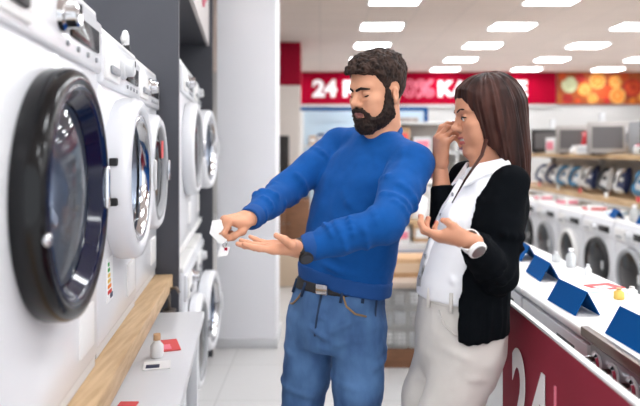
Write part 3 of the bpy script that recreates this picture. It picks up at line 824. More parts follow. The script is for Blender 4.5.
dup(mb_, (3.1, 5.45, 1.405), rad(-35), 'black microwave on the upper oak shelf cut by the right edge')
pack('white carton under the red kettle on the upper oak shelf', 2.93, 6.72, 1.405, (.2, .3, .10), M_white2, 0, M_lgray)
kt = thing('electric_kettle', 'red kettle standing on a white carton on the upper oak shelf', 'kettle', (2.93, 6.78, 1.506), rad(-60))
obj('kettle_body', MB().lathe([(0, 0), (.075, 0), (.078, .01), (.07, .08), (.055, .14), (.045, .15), (0, .152)], seg=28), mat('kettle_red', lin(188, 40, 48), .25, coat=.4), kt, smooth=True)
obj('lid_knob', MB().ball((0, 0, .158), .012, 12), M_bplast, kt, smooth=True)
obj('handle', MB().tube([(.05, 0, .14), (.095, 0, .135), (.105, 0, .08), (.075, 0, .03)], .01), M_bplast, kt, smooth=True)
obj('spout', MB().tube([(-.055, 0, .10), (-.085, 0, .135)], [.02, .012]), MATS['kettle_red'], kt, smooth=True)
pack('pale carton on the upper oak shelf beside the black microwave', 3.0, 7.85, 1.405, (.2, .3, .2), M_white2, 0, M_pink)
small_bottle('white round canister on the upper oak shelf edge by the right edge', 634, 156, 1.405, .1, .05, M_white2, M_pink, 'canister', 'canister').location = (2.95, 5.75, 1.405)
small_bottle('small white canister on the upper oak shelf, left of the kettle', 568, 156, 1.405, .1, .05, M_white2, M_lgray, 'canister', 'canister').location = (2.92, 7.15, 1.405)
# ================================================================ things between and behind the couple
# low basket display
bd = thing('basket_display', 'low display with wire baskets on a brown base, between man and woman', 'display', (.30, 4.14, 0))
obj('base', MB().span((0, 0, 0), (.85, 1.1, .125), bevel=.004), M_brown, bd)
obj('core', MB().span((.02, .04, .12), (.83, 1.06, .53)), mat('display_core', lin(214, 210, 206), .6), bd)
obj('top_board', MB().span((-.01, -.01, .53), (.86, 1.1, .57), bevel=.004), mat('display_top', lin(190, 172, 156), .55, var=.05, vscale=6), bd)
for r in range(3):
    z0 = .135 + r * .133
    for c in range(3):
        x0 = .015 + c * .278
        b = MB()
        for k in range(5): b.span((x0, -.012, z0 + k * .026), (x0 + .265, -.008, z0 + k * .026 + .005))
        for k in range(9): b.span((x0 + k * .0325, -.014, z0), (x0 + k * .0325 + .004, -.009, z0 + .11))
        bk = obj('wire_basket', b, M_basket, bd)
        g = MB()
        for k in range(3): g.box((x0 + .045 + k * .085, .015, z0 + .05 + .006 * ((k * 5 + r) % 3)), (.078, .04, .09), bevel=.012)
        obj('stock', g, [M_white2, M_lgray, M_offw][(r + c) % 3], bk)
pack('open tan cardboard box on the low basket display', .62, 4.42, .57, (.30, .24, .13), M_card, .05, mat('card_pale', lin(222, 196, 166), .8))
pack('white and tan carton on the low basket display beside the woman', .80, 4.24, .57, (.16, .16, .10), M_white2, -.2, M_card)
pack('flat dark blue pack on the low basket display', .70, 4.88, .57, (.34, .24, .08), mat('pack_blue', lin(66, 74, 92), .5), .1, M_lblue)
pack('small tan box at the left of the low basket display', .40, 4.36, .57, (.18, .2, .12), M_card, .1, M_paper)
# pot table further back
pt_ = thing('cookware_table', 'pale table of cookware behind the low basket display', 'table', (.2, 6.3, 0))
obj('tabletop', MB().span((0, 0, .70), (1.6, .8, .74), bevel=.005), M_wood, pt_)
for x in (.03, 1.52):
    for y in (.03, .72): obj('leg', MB().span((x, y, 0), (x + .05, y + .05, .70)), M_lgray, pt_)
def make_pot(lab, x, y, z, r, h, m):
    o = thing('cooking_pot', lab, 'pot', (x, y, z), group='pots on the cookware table')
    obj('pot_body', MB().lathe([(0, 0), (r * .92, 0), (r, h * .1), (r, h), (r * .95, h), (r * .95, h * .2)], seg=28), m, o, smooth=True)
    obj('lid', MB().lathe([(r * 1.02, h), (r * .9, h * 1.1), (r * .4, h * 1.22), (0, h * 1.24)], seg=28), m, o, smooth=True)
    obj('lid_knob', MB().ball((0, 0, h * 1.3), .016, 10), M_bplast, o, smooth=True)
    for s in (-1, 1): obj('handle', MB().tube([(s * r, -.03, h * .8), (s * (r + .03), -.03, h * .82), (s * (r + .03), .03, h * .82), (s * r, .03, h * .8)], .006), M_bplast, o, smooth=True)
    return o
for k, (px, d, r, h, mm, lab) in enumerate([(392, 6.45, .10, .16, M_bplast, 'black pot nearest the man on the cookware table'), (405, 6.7, .12, .22, M_steel, 'tall steel pot beside the black pot on cookware table'), (418, 6.45, .11, .20, M_white2, 'white pot in the middle of the cookware table'),
                                        (431, 6.5, .12, .26, M_offw, 'tall cream pot by the woman on the cookware table'), (424, 6.85, .12, .34, M_steel, 'tallest steel pot at the back of the cookware table'), (443, 6.8, .11, .24, M_chrome, 'shiny pot hidden partly by the white blouse')]):
    make_pot(lab, (px - 320) / F * d, d, .74, r, h, mm)
# product boxes on a tall white shelf further back, left of the woman's face
ws = thing('white_shelving', 'tall white shelving with cartons beyond the woman, near her raised hand', 'shelving', (1.1, 9.5, 0))
for z in (.0, .5, .95, 1.4, 1.85): obj('shelf_board', MB().span((0, 0, z), (2.0, .45, z + .03)), M_white2, ws)
for x in (0, .98, 1.97): obj('upright', MB().span((x, 0, 0), (x + .03, .45, 1.9)), M_white2, ws)
obj('back_board', MB().span((0, .44, 0), (2.0, .46, 1.9)), mat('shelf_back_cream', lin(216, 206, 198), .6), ws)
ci = 0
cartm = [M_white2, M_card, M_lgray, M_offw, mat('carton_plum', lin(120, 84, 96), .6), M_white2, mat('carton_taupe', lin(170, 156, 148), .6)]
lv = ['floor', 'second', 'third', 'fourth', 'top']; hx = ['first', 'second', 'third', 'fourth', 'fifth', 'sixth']
nm = ['white', 'tan', 'pale grey', 'cream', 'plum', 'white', 'taupe']
for li, z in enumerate((.03, .53, .98, 1.43)):
    x = 1.16
    for q in range(6):
        w_ = .22 + .05 * ((ci * 7) % 3); h_ = .22 + .05 * ((ci * 5) % 4)
        if x + w_ > 3.06: break
        if not (x < 2.08 < x + w_ + .03):
            pack('%s carton, %s from the left on the %s level of the white shelving' % (nm[ci % 7], hx[q], lv[li]), x + w_ / 2, 9.72, z, (w_, .3, h_), cartm[ci % 7], 0, [M_pink, M_paper, M_lgray, M_pred][ci % 4])['group'] = 'cartons on the white shelving'
        x += w_ + .06; ci += 1
# blue framed booth behind the man
bo = thing('promo_booth', 'pale promo stand with a blue frame behind the man, under the banner', 'booth', (-.33, 10.4, 0))
obj('frame_beam', MB().span((0, -.04, 2.105), (2.13, .03, 2.165), bevel=.004), M_blue, bo)
obj('post', MB().span((2.07, -.04, 0), (2.13, .03, 2.105)), M_blue, bo)
obj('post', MB().span((0, -.03, 0), (.05, .03, 2.105)), M_white2, bo)
obj('back_panel', MB().span((.05, .3, 0), (2.13, .33, 2.15)), M_lblue, bo)
obj('shelf', MB().span((.05, .0, 1.50), (1.5, .3, 1.53)), M_white2, bo)
obj('shelf', MB().span((.05, .0, 1.05), (2.07, .3, 1.08)), M_white2, bo)
po = thing('poster', 'framed brownish photo poster standing in the blue framed stand', 'poster', (1.42, 10.5, 1.53))
obj('frame', MB().span((-.22, 0, -.45), (.25, .03, .48), bevel=.004), M_lgray, po)
obj('picture', MB().span((-.20, -.004, -.43), (.23, .002, .46)), mat('poster_image', lin(120, 100, 92), .5, col2=lin(196, 182, 172), vscale=5), po)
for k, (x, h_, mm, lab) in enumerate([(.02, .20, mat('pack_navy', lin(60, 80, 120), .5), 'blue pack on the stand shelf left of the man'), (-.12, .16, M_card, 'tan pack on the stand shelf next to the pier'), (.18, .24, M_teal, 'teal pack on the stand shelf by the shoulder of the man'), (.34, .18, M_white2, 'white pack on the stand shelf behind the man')]):
    pack(lab, x, 10.52, 1.53, (.12, .12, h_), mm, 0, M_paper)
# brown cabinet seen under the man's arm
cb = thing('wood_cabinet', 'brown wooden cabinet with tan base beyond the outstretched arm', 'cabinet', (-.36, 6.6, 0))
obj('carcass', MB().span((-.25, 0, .42), (.25, .5, .92), bevel=.006), M_brown, cb)
obj('plinth', MB().span((-.25, 0, 0), (.25, .5, .42), bevel=.006), mat('cabinet_tan', lin(206, 184, 160), .6), cb)
for s in (0, 1):
    d = obj('door', MB().span((-.243 + s * .247, -.012, .435), (-.004 + s * .247, .002, .905), bevel=.004), M_brown, cb)
    obj('knob', MB().ball((-.03 + s * .06, -.02, .67), .012, 10), M_bronze, d, smooth=True)
pack('dark box on the brown cabinet beside the sleeve of the man', -.2, 6.85, .92, (.16, .2, .10), M_dgrey, 0, M_lgray)
# ================================================================ people
M_skin = mat('skin_warm', lin(206, 150, 120), .5, var=.05, vscale=20, spec=.35)
M_skinw = mat('skin_light', lin(194, 138, 110), .45, var=.04, vscale=20, spec=.35)
for mm in (M_skin, M_skinw):
    b = mm.node_tree.nodes['Principled BSDF']
    b.inputs['Subsurface Weight'].default_value = .12; b.inputs['Subsurface Radius'].default_value = (.012, .005, .003); b.inputs['Subsurface Scale'].default_value = 1
M_lip = mat('lip_skin', lin(152, 96, 86), .5); M_lipw = mat('lip_rose', lin(168, 88, 82), .4)
M_hair = mat('hair_dark', lin(30, 23, 21), .6, col2=lin(66, 50, 43), vscale=60, bump=.5, bscale=120, spec=.15)
M_beard = mat('beard_dark', lin(26, 19, 17), .65, col2=lin(50, 37, 32), vscale=70, bump=.5, bscale=150, spec=.2)
M_hairw = mat('hair_brown', lin(30, 18, 17), .45, col2=lin(72, 42, 35), vscale=26, stretch=(1, 1, .06), bump=.35, bscale=70, spec=.18)
M_teeth = mat('teeth', lin(240, 236, 228), .3)
M_sweat = mat('sweater_blue', lin(16, 76, 144), .85, var=.05, vscale=40, bump=.25, bscale=420, sheen=.05, spec=.12)
M_rib = mat('sweater_rib', lin(14, 68, 132), .85, bump=.3, bscale=300)
M_denim = mat('denim', lin(34, 66, 112), .8, col2=lin(80, 118, 164), vscale=9, bump=.25, bscale=500, stretch=(1, 1, .5))
M_seam = mat('denim_seam', lin(34, 54, 84), .8); M_stitch = mat('stitch', lin(150, 120, 84), .7)
M_leather = mat('belt_leather', lin(30, 30, 34), .5)
M_card2 = mat('cardigan_black', lin(9, 12, 16), .95, var=.12, vscale=60, bump=.3, bscale=300, spec=.08)
M_shirt = mat('blouse_white', lin(238, 238, 242), .7, bump=.05, bscale=200)
M_pants = mat('trousers_beige', lin(204, 199, 194), .8, var=.03, vscale=14, bump=.2, bscale=400)
M_nail = mat('nail_red', lin(140, 20, 34), .2, coat=.5)
M_white_w = mat('watch_white', lin(236, 234, 232), .3)
M_eye = mat('eye_white', lin(232, 226, 220), .15, coat=.5); M_iris = mat('iris_dark', lin(40, 26, 20), .1, coat=1.0)

def head_vol(h=.0026, female=False, jawopen=0.0):
    v = Vol((-.115, -.15, -.20), (.115, .15, .16), h)
    n = 1.0 if not female else .92
    v.add(ell((0, .018, .035), (.076, .096, .088)))
    v.add(ell((0, -.02, .045), (.064, .070, .060)), .03)
    v.add(ell((0, -.025, -.035), (.062 * n + .004, .066, .086)), .025)
    for s in (-1, 1):
        v.add(cone((s * .053 * n, .002, -.058), (s * .018, -.070, -.103), .020 * n, .018), .025)
        v.add(ell((s * .040, -.062, -.018), (.026, .026, .020)), .022)              # cheekbone
        v.add(ell((s * .036, -.062, -.052), (.024, .022, .026)), .022)              # cheek
        v.add(cone((s * .012, -.086, .027), (s * .044, -.070, .030), .012 if not female else .010, .009), .014)   # brow
    v.add(ell((0, -.077, -.104), (.023 * n, .019, .018)), .02)
    for s in (-1, 1): v.sub(ell((s * .032, -.106, .007), (.022, .027, .0145)), .010)
    # nose
    v.add(cone((0, -.087, .018), (0, -.107, -.020), .0085 * n, .0115 * n), .012)
    v.add(ell((0, -.110, -.022), (.0115 * n, .012, .010)), .008)
    for s in (-1, 1): v.add(ell((s * .0125 * n, -.098, -.027), (.0085, .011, .008)), .007)
    for s in (-1, 1): v.sub(ell((s * .006, -.106, -.034), (.004, .005, .004)), .004)
    # eyes: ball plus lid
    for s in (-1, 1):
        v.add(ell((s * .0315, -.0765, .006), (.0150, .0135, .0125)), .004)
    # muzzle and lips
    v.add(ell((0, -.082, -.060), (.028, .018, .022)), .018)
    for s in (-1, 1):
        v.add(cone((0, -.0985, -.055 - jawopen * 0), (s * .021, -.088, -.058 + jawopen * .3), .0058, .0035), .006)
        v.add(cone((0, -.0965, -.068 - jawopen), (s * .019, -.087, -.062 - jawopen * .3), .0068, .0035), .006)
    v.sub(cone((-.020, -.0985, -.0605 - jawopen * .5), (.020, -.0985, -.0605 - jawopen * .5), .0022 + jawopen * .45), .004)
    # ears
    for s in (-1, 1):
        R = Euler((rad(-12), 0, s * rad(22))).to_matrix()
        v.add(ell((s * .076, .013, -.014), (.008, .0165, .026), R), .006)
        v.sub(ell((s * .086, .009, -.009), (.0075, .009, .016), R), .004)
        v.add(ell((s * .077, .007, -.036), (.006, .008, .010)), .006)
    return v

# ---- hands ------------------------------------------------------------------
FING = {'index': ((.027, .090, .002), (.043, .026, .021), .0090), 'middle': ((.007, .094, .004), (.047, .030, .022), .0093),
        'ring': ((-.013, .089, .002), (.043, .028, .022), .0088), 'pinky': ((-.031, .080, -.003), (.034, .021, .019), .0078)}
def hand(side, curls, thumb, spread=(6, 1, -4, -10), wr=.027, h=.0021, arm=None, sc=1.0):
    """local: wrist at origin, fingers along +Y, palm looks to -Z; side=+1: thumb on +X. curls: per finger (mcp,pip,dip) degrees"""
    v = Vol((-.085, -.09, -.125), (.095, .22, .085), h)
    S = np.array((side, 1, 1.0)); tips = []
    for (nm_, (base, L, r)), cu, spd in zip(FING.items(), curls, spread):
        b = np.array(base) * S
        v.add(cone(np.array((base[0] * .55, .012, 0.)) * S, b, .017, r * 1.35), .016)
        a = 0; p = b; rr = r * 1.06; ps = [p]
        for l, c in zip(L, cu):
            a += rad(c); d = np.array((math.sin(rad(spd)) * math.cos(a) * side, math.cos(rad(spd)) * math.cos(a), -math.sin(a)))
            p = p + d * l; ps.append(p)
        rs = [r * 1.08, r, r * .92, r * .78]
        for q in range(3): v.add(cone(ps[q], ps[q + 1], rs[q], rs[q + 1]), .005 if q else .010)
        dors = np.array((0, math.sin(a), math.cos(a)))
        tips.append((ps[3] - d * r * .2 + dors * r * .72, d, dors))
    T = [np.array(t) * S for t in thumb]
    v.add(ell(np.array((.026, .038, -.012)) * S, (.017, .034, .015)), .014)
    tr = [.0150, .0125, .0105, .0085]
    for q in range(3): v.add(cone(T[q], T[q + 1], tr[q], tr[q + 1]), .008)
    d = (T[3] - T[2]) / np.linalg.norm(T[3] - T[2])
    v.add(ell((0, .05, -.002), (.036, .045, .014)), .012)
    v.sub(ell(np.array((0, .055, -.027)) * S, (.022, .034, .012)), .010)
    v.add(cone((0, -.022, 0), (0, .012, 0), wr * .9, wr * .92), .018)
    return v, tips
def frame(org, f, dors, sc=1.0):
    y = Vector(f).normalized(); z = Vector(dors); z = (z - y * z.dot(y)).normalized(); x = y.cross(z)
    M = Matrix((x, y, z)).transposed().to_4x4()
    return Matrix.Translation(org) @ M @ Matrix.Diagonal((sc, sc, sc, 1))
FLAT_THUMB = [(.018, .018, -.006), (.046, .048, -.012), (.058, .080, -.016), (.062, .106, -.018)]

def merge(parts):
    V = []; Q = []; I = []; n = 0
    for v, q, mi in parts:
        V.append(v); Q.append(q + n); I.append(mi if hasattr(mi, '__len__') else np.full(len(q), mi)); n += len(v)
    return np.concatenate(V), np.concatenate(Q), np.concatenate(I)
def xf(V, M):
    A = np.array(M); return V @ A[:3, :3].T + A[:3, 3]

# =============================================================== THE MAN
man = thing('person', 'bearded person in blue sweater and jeans holding a white tag', 'person', (.06, 2.06, 0))
mroot = np.array((.06, 2.06, 0))
def W(p): return np.array(p, float)
HM = Matrix.Translation(P(377.5, 92, 2.0)) @ Euler((rad(13), rad(3), rad(-54)), 'XYZ').to_matrix().to_4x4() @ Matrix.Scale(.93, 4)
hv = head_vol()
HI = HM.inverted()
def to_h(p): return np.array(HI @ Vector(p))
ns = 1 / .93
v = hv.like(hv.d.copy())
v.add(cone(to_h((.200, 2.04, 1.64)), to_h((.210, 2.07, 1.46)), .056 * ns, .064 * ns), .03)
v.add(cone((0, -.035, -.115), to_h((.185, 2.02, 1.49)), .03, .048), .03)
hV, hQ = nets(v); hV = relax(hV, hQ, 1)
cen = hV[hQ].mean(1)
lip = (np.abs(cen[:, 0]) < .021) & (cen[:, 1] < -.086) & (cen[:, 2] < -.050 - np.abs(cen[:, 0]) * .1) & (cen[:, 2] > -.0745 + np.abs(cen[:, 0]) * .3)
bodyparts = [(xf(hV, HM), hQ, lip.astype(int))]

SHL, SHR = W((.288, 1.93, 1.405)), W((.06, 2.20, 1.462))
ELL, ELR = W(P(384, 224, 1.76)), W(P(284, 191, 2.06))
WRL, WRR = W(P(305, 248.5, 1.745)), W(P(251, 218, 1.82))
HL, HR, KL, KR, AL, AR = W((.125, 2.02, .90)), W((-.02, 2.12, .90)), W((.118, 1.99, .49)), W((-.072, 2.10, .49)), W((.13, 2.03, .09)), W((-.085, 2.13, .09))
# trunk and limbs under the clothes
b = Vol((-.35, 1.6, .0), (.5, 2.4, 1.56), .009)
tors = [(.86, .055, 2.07, .150, .105, 35), (.97, .058, 2.07, .150, .105, 35), (1.08, .085, 2.065, .142, .100, 36), (1.2, .115, 2.06, .150, .105, 40), (1.32, .15, 2.06, .165, .10, 44), (1.42, .175, 2.065, .15, .085, 46), (1.5, .195, 2.06, .06, .06, 46)]
b.add(loft(tors))
for a_, e_, w_ in ((SHL, ELL, WRL), (SHR, ELR, WRR)):
    for c_ in chain([a_, e_, w_], [.046, .036, .0255]): b.add(c_, .02)
for h_, k_, a_ in ((HL, KL, AL), (HR, KR, AR)):
    for c_ in chain([h_, k_, a_], [.075, .05, .036]): b.add(c_, .03)
    b.add(cone(a_, a_ + np.array((-.07, -.11, -.045)), .036, .03), .02)
bV, bQ = nets(b); bodyparts.append((bV, bQ, 0))
# left hand, palm up
hvL, tipsL = hand(+1, [(4, 8, 6), (2, 6, 5), (3, 8, 6), (6, 10, 8)], [(.018, .018, -.008), (.044, .040, -.022), (.050, .066, -.036), (.046, .090, -.046)], spread=(3, 0, -2, -5))
ML = frame(WRL + np.array((-.010, 0, 0)), (-.96, -.26, .085), (.06, .12, -1), .94)
V_, Q_ = nets(hvL); bodyparts.append((xf(relax(V_, Q_), ML), Q_, 0))
# right hand pinching the tag
hvR, tipsR = hand(-1, [(58, 72, 40), (66, 82, 46), (70, 86, 46), (72, 86, 48)], [(.018, .018, -.012), (.034, .046, -.034), (.030, .074, -.046), (.020, .096, -.052)], spread=(4, 1, -2, -5))
MR = frame(WRR + np.array((-.006, -.004, 0)), (-.76, -.64, -.02), (-.12, -.22, .97), .86)
V_, Q_ = nets(hvR); bodyparts.append((xf(relax(V_, Q_), MR), Q_, 0))
V_, Q_, I_ = merge(bodyparts)
link('body', mesh_from('body', V_ - mroot, Q_, I_), [M_skin, M_lip], man)
def pm(vol, name, m, disp=None, it=1, root=man, off=None):
    V, Q = nets(vol); V = relax(V, Q, it)
    if disp is not None: V = V + vnormals(V, Q) * disp(V)[:, None]
    return link(name, mesh_from(name, V - (mroot if off is None else off), Q), m, root)
def ph(vol, name, m, HMx, disp=None, it=1, root=man, off=None):
    V, Q = nets(vol); V = relax(V, Q, it)
    if disp is not None: V = V + vnormals(V, Q) * disp(V)[:, None]
    return link(name, mesh_from(name, xf(V, HMx) - (mroot if off is None else off), Q), m, root)

# hair: short curly top, tight sides
hp = hv.p
x_, y_, z_ = hp[..., 0], hp[..., 1], hp[..., 2]
def sstep(a, b, x):
    t = np.clip((x - a) / (b - a), 0, 1); return t * t * (3 - 2 * t)
yfront = np.interp(z_, [-.06, -.030, .015, .040, .062, .076, .082], [-.018, -.022, -.026, -.040, -.056, -.075, -.15])
zlow = np.interp(y_, [-.05, -.010, -.004, .034, .040], [-.034, -.034, .012, .012, -.075])
earcut = .0 * x_
thick = (.0035 + .021 * sstep(.02, .12, z_) + .006 * sstep(-.02, -.09, y_) * sstep(.06, .09, z_)) * (.55 + .45 * sstep(0, .02, y_ - yfront))
ear_ = np.maximum(1 - np.sqrt(((y_ - .014) / .030) ** 2 + ((z_ + .006) / .042) ** 2), (.066 - np.abs(x_)) / .03) * .03
hr = hv.like(np.maximum(np.maximum(hv.d - thick, np.maximum(yfront - y_, zlow - z_)), ear_ * 1.0))
hr.d = np.where((np.abs(x_) > .066) & (np.sqrt(((y_ - .014) / .028) ** 2 + ((z_ + .006) / .040) ** 2) < 1), np.maximum(hr.d, .004), np.maximum(hv.d - thick, np.maximum(yfront - y_, zlow - z_)))
def curls_(V):
    q = V * np.array((80, 80, 60))
    n = vnoise(q) + .6 * vnoise(q * 2.1 + 9)
    t = np.clip((V[:, 2] - .02) / .07, 0, 1) 
    return (.0012 + .0050 * t) * n + .005 * t * vnoise(V * 30)
ph(hr, 'hair', M_hair, HM, curls_)
# beard and moustache follow the jaw
rg_ = Vol((-.115, -.15, -.20), (.115, .15, .16), .0026)
for s in (-1, 1):
    for c_ in chain([(s * .074, -.018, .006), (s * .068, -.018, -.035), (s * .058, -.024, -.075), (s * .03, -.066, -.108), (0, -.085, -.112)], [.010, .016, .029, .035, .036]): rg_.add(c_, .01)
    for c_ in chain([(0, -.104, -.045), (s * .020, -.096, -.049), (s * .032, -.082, -.066), (s * .034, -.07, -.085)], [.0075, .009, .012, .02]): rg_.add(c_, .006)
    rg_.add(ell((0, -.085, -.088), (.034, .03, .016)), .01)
rg_.sub(cone((-.019, -.100, -.0605), (.019, -.100, -.0605), .0068), .004)
bd_ = hv.like(np.maximum(hv.d - .0085, rg_.d))
ph(bd_, 'beard', M_beard, HM, lambda V: .0022 * vnoise(V * 150) + .0014 * vnoise(V * 300))
# brows and lids
for s in (-1, 1):
    r_ = Vol((-.115, -.15, -.20), (.115, .15, .16), .0026)
    for c_ in chain([(s * .010, -.100, .021), (s * .028, -.096, .0265), (s * .050, -.076, .022)], [.0048, .0060, .0035]): r_.add(c_)
    ph(hv.like(np.maximum(hv.d - .0032, r_.d)), 'eyebrow', M_beard, HM)
    r_ = Vol((-.115, -.15, -.20), (.115, .15, .16), .0026)
    for c_ in chain([(s * .0180, -.093, .0015), (s * .031, -.094, -.0030), (s * .047, -.082, .0015)], [.0026, .0036, .0028]): r_.add(c_)
    ph(hv.like(np.maximum(hv.d - .0026, r_.d)), 'eyelashes', M_beard, HM)

# sweater
sw_ = Vol((-.33, 1.60, .94), (.50, 2.36, 1.60), .0052)
sec = [(.955, .074, 2.063, .158, .114, 35), (.985, .078, 2.063, .158, .114, 35), (1.03, .084, 2.062, .160, .116, 35), (1.07, .088, 2.062, .166, .121, 35), (1.15, .102, 2.062, .166, .118, 37), (1.26, .130, 2.06, .178, .118, 41), (1.36, .157, 2.06, .188, .115, 44), (1.43, .178, 2.062, .165, .095, 46), (1.475, .193, 2.06, .088, .080, 46), (1.498, .196, 2.056, .072, .072, 46)]
sw_.add(loft(sec))
nb = W((.2, 2.06, 1.466))
sw_.add(cone(nb, SHL + np.array((-.01, 0, .012)), .060, .058), .03)
sw_.add(cone(nb, SHR + np.array((.01, 0, .012)), .060, .056), .03)
cu_l, cu_r = WRL + (ELL - WRL) * .06, WRR + (ELR - WRR) * .02
for c_ in chain([SHL, SHL * .5 + ELL * .5, ELL, ELL * .45 + WRL * .55, cu_l], [.066, .060, .055, .049, .036]): sw_.add(c_, .018)
for c_ in chain([SHR, SHR * .5 + ELR * .5, ELR, ELR * .45 + WRR * .55, cu_r], [.062, .056, .050, .043, .032]): sw_.add(c_, .018)
hem_z = lambda p: 1.034 - .18 * (p[..., 0] + .08)
sw_.d = np.maximum(sw_.d, hem_z(sw_.p) - sw_.p[..., 2])
# flat cuffs and hem, opening for the neck
def halfspace(o, n):
    o = np.array(o); n = np.array(n) / np.linalg.norm(n)
    return lambda p: (p - o) @ n
def cutball(vol, o, n, R):
    """remove what lies beyond plane o,n within R"""
    o = np.array(o); n = np.array(n) / np.linalg.norm(n)
    f = lambda p: np.maximum(-((p - o) @ n), _len(p - o) - R)
    vol.sub((f, o - R, o + R))
cutball(sw_, cu_l + (WRL - ELL) / np.linalg.norm(WRL - ELL) * .012, WRL - ELL, .07)
cutball(sw_, cu_r + (WRR - ELR) / np.linalg.norm(WRR - ELR) * .012, WRR - ELR, .06)
def ring_folds(a, b, r, ts, w, hgt, seed):
    out = []; R_ = random.Random(seed); a = Vector(a); b = Vector(b); d = (b - a).normalized()
    x = d.orthogonal().normalized(); y = d.cross(x)
    for t in ts:
        th = R_.uniform(0, 6.28); sp = R_.uniform(1.4, 2.4); sl = R_.uniform(-.02, .02)
        pts = [a + (b - a) * (t + sl * (q - 2)) + r * (math.cos(th + sp * (q - 2) / 4) * x + math.sin(th + sp * (q - 2) / 4) * y) for q in range(5)]
        for p0, p1 in zip(pts, pts[1:]): out.append((tuple(p0), tuple(p1), w, hgt * R_.uniform(.6, 1.1)))
    return out
def curve_folds(pix, w, hgt):
    pts = [tuple(P(*q)) for q in pix]
    return [(a, b, w, hgt) for a, b in zip(pts, pts[1:])]
FL = ring_folds(SHL, ELL, .06, [.25, .45, .6, .75, .85, .93], .011, .006, 1) + ring_folds(ELL, WRL, .05, [.03, .10, .18, .28, .40, .55, .68, .8, .9], .009, .006, 2) \
   + ring_folds(SHR, ELR, .055, [.35, .55, .7, .82, .92], .010, .006, 3) + ring_folds(ELR, WRR, .045, [.05, .2, .38, .55, .7, .85], .009, .006, 4)
# drag lines over the chest and waist
FL += curve_folds([(330, 175, 1.97), (345, 200, 1.95), (370, 222, 1.94)], .014, .006) + curve_folds([(322, 196, 1.98), (334, 222, 1.96), (350, 240, 1.94)], .014, .006) \
    + curve_folds([(316, 262, 1.97), (340, 272, 1.94), (368, 276, 1.93)], .010, .007) + curve_folds([(330, 252, 1.96), (352, 262, 1.94), (384, 262, 1.95)], .011, .006) + curve_folds([(322, 240, 1.97), (345, 250, 1.95)], .012, .005) \
    + curve_folds([(404, 150, 1.90), (404, 172, 1.87), (396, 192, 1.84)], .012, .006) + curve_folds([(390, 160, 1.90), (386, 190, 1.90)], .014, .005)
def swdisp(V):
    q = V.copy()
    return 1.7 * folds(V, FL) + .004 * vnoise(q * 14) + .002 * vnoise(q * 34)
swo = pm(sw_, 'sweater', M_sweat, swdisp, it=2)
# ribbed collar, cuffs, hem
def ring_part(name, c, n, r, t, m, parent, root_off, ry=None, seg=40):
    n = Vector(n).normalized(); x = n.orthogonal().normalized(); y = n.cross(x); c = Vector(c) - Vector(root_off); mb = MB()
    mb.tube([c + r * math.cos(2 * PI * k / seg) * x + (ry or r) * math.sin(2 * PI * k / seg) * y for k in range(seg)], t, 10, closed=True)
    return obj(name, mb, m, parent, smooth=True)
ring_part('collar', (.193, 2.048, 1.496), (-.30, -.36, .88), .0735, .0085, M_rib, swo, mroot)
def cuff(c, d, r0, r1, L, m, par, off, name='cuff'):
    d = Vector(d).normalized(); c = Vector(c) - Vector(off)
    return obj(name, MB().lathe([(r0, -L), (r0 + .002, -L * .6), (r1 + .002, -.003), (r1, 0), (r1 - .006, 0)], c, d, 32), m, par, smooth=True)
cuff(cu_l + (WRL - ELL) / np.linalg.norm(WRL - ELL) * .016, WRL - ELL, .0395, .0365, .035, M_rib, swo, mroot)
cuff(cu_r + (WRR - ELR) / np.linalg.norm(WRR - ELR) * .016, WRR - ELR, .036, .0325, .035, M_rib, swo, mroot)
hm = Vol((-.14, 1.86, .92), (.30, 2.26, 1.12), .0055)
hm.add(loft([(.93, .076, 2.063, .160, .117, 35), (1.03, .084, 2.062, .164, .120, 35), (1.09, .091, 2.062, .171, .1255, 35)]))
hm.d = np.maximum(hm.d, np.maximum(hem_z(hm.p) - .006 - hm.p[..., 2], hm.p[..., 2] - hem_z(hm.p) - .045))
pm(hm, 'hem', M_rib, (lambda V: 1.7 * folds(V, FL) + .004 * vnoise(V * 14)), root=swo)

# jeans
jn = Vol((-.24, 1.82, .03), (.33, 2.34, 1.10), .0056)
jsec = [(.80, .052, 2.072, .150, .108, 35), (.88, .053, 2.072, .166, .122, 35), (.96, .060, 2.07, .163, .120, 35), (1.05, .078, 2.066, .152, .110, 35)]
jn.add(loft(jsec, 2.2))
for h_, k_, a_ in ((HL, KL, AL), (HR, KR, AR)):
    for c_ in chain([h_ + np.array((0, 0, -.02)), h_ * .5 + k_ * .5, k_, k_ * .5 + a_ * .5, a_], [.092, .080, .062, .060, .052]): jn.add(c_, .018)
JF = ring_folds(HL, KL, .08, [.1, .2, .3, .45, .6, .8], .012, .006, 11) + ring_folds(HR, KR, .08, [.1, .18, .3, .45, .6, .8], .012, .006, 12) \
   + curve_folds([(331, 333, 1.95), (352, 322, 1.92), (376, 318, 1.92)], .010, .008) + curve_folds([(329, 340, 1.95), (312, 330, 1.97), (292, 326, 1.98)], .010, .008) + curve_folds([(332, 346, 1.95), (350, 342, 1.92), (370, 344, 1.91)], .010, .006) \
   + curve_folds([(326, 320, 1.95), (308, 312, 1.97), (292, 310, 1.99)], .010, .005) + curve_folds([(330, 350, 1.95), (312, 350, 1.97), (296, 356, 1.98)], .010, .006)
jo = pm(jn, 'jeans', M_denim, lambda V: 1.5 * folds(V, JF) + .003 * vnoise(V * 16) + .002 * vnoise(V * 40), it=2)
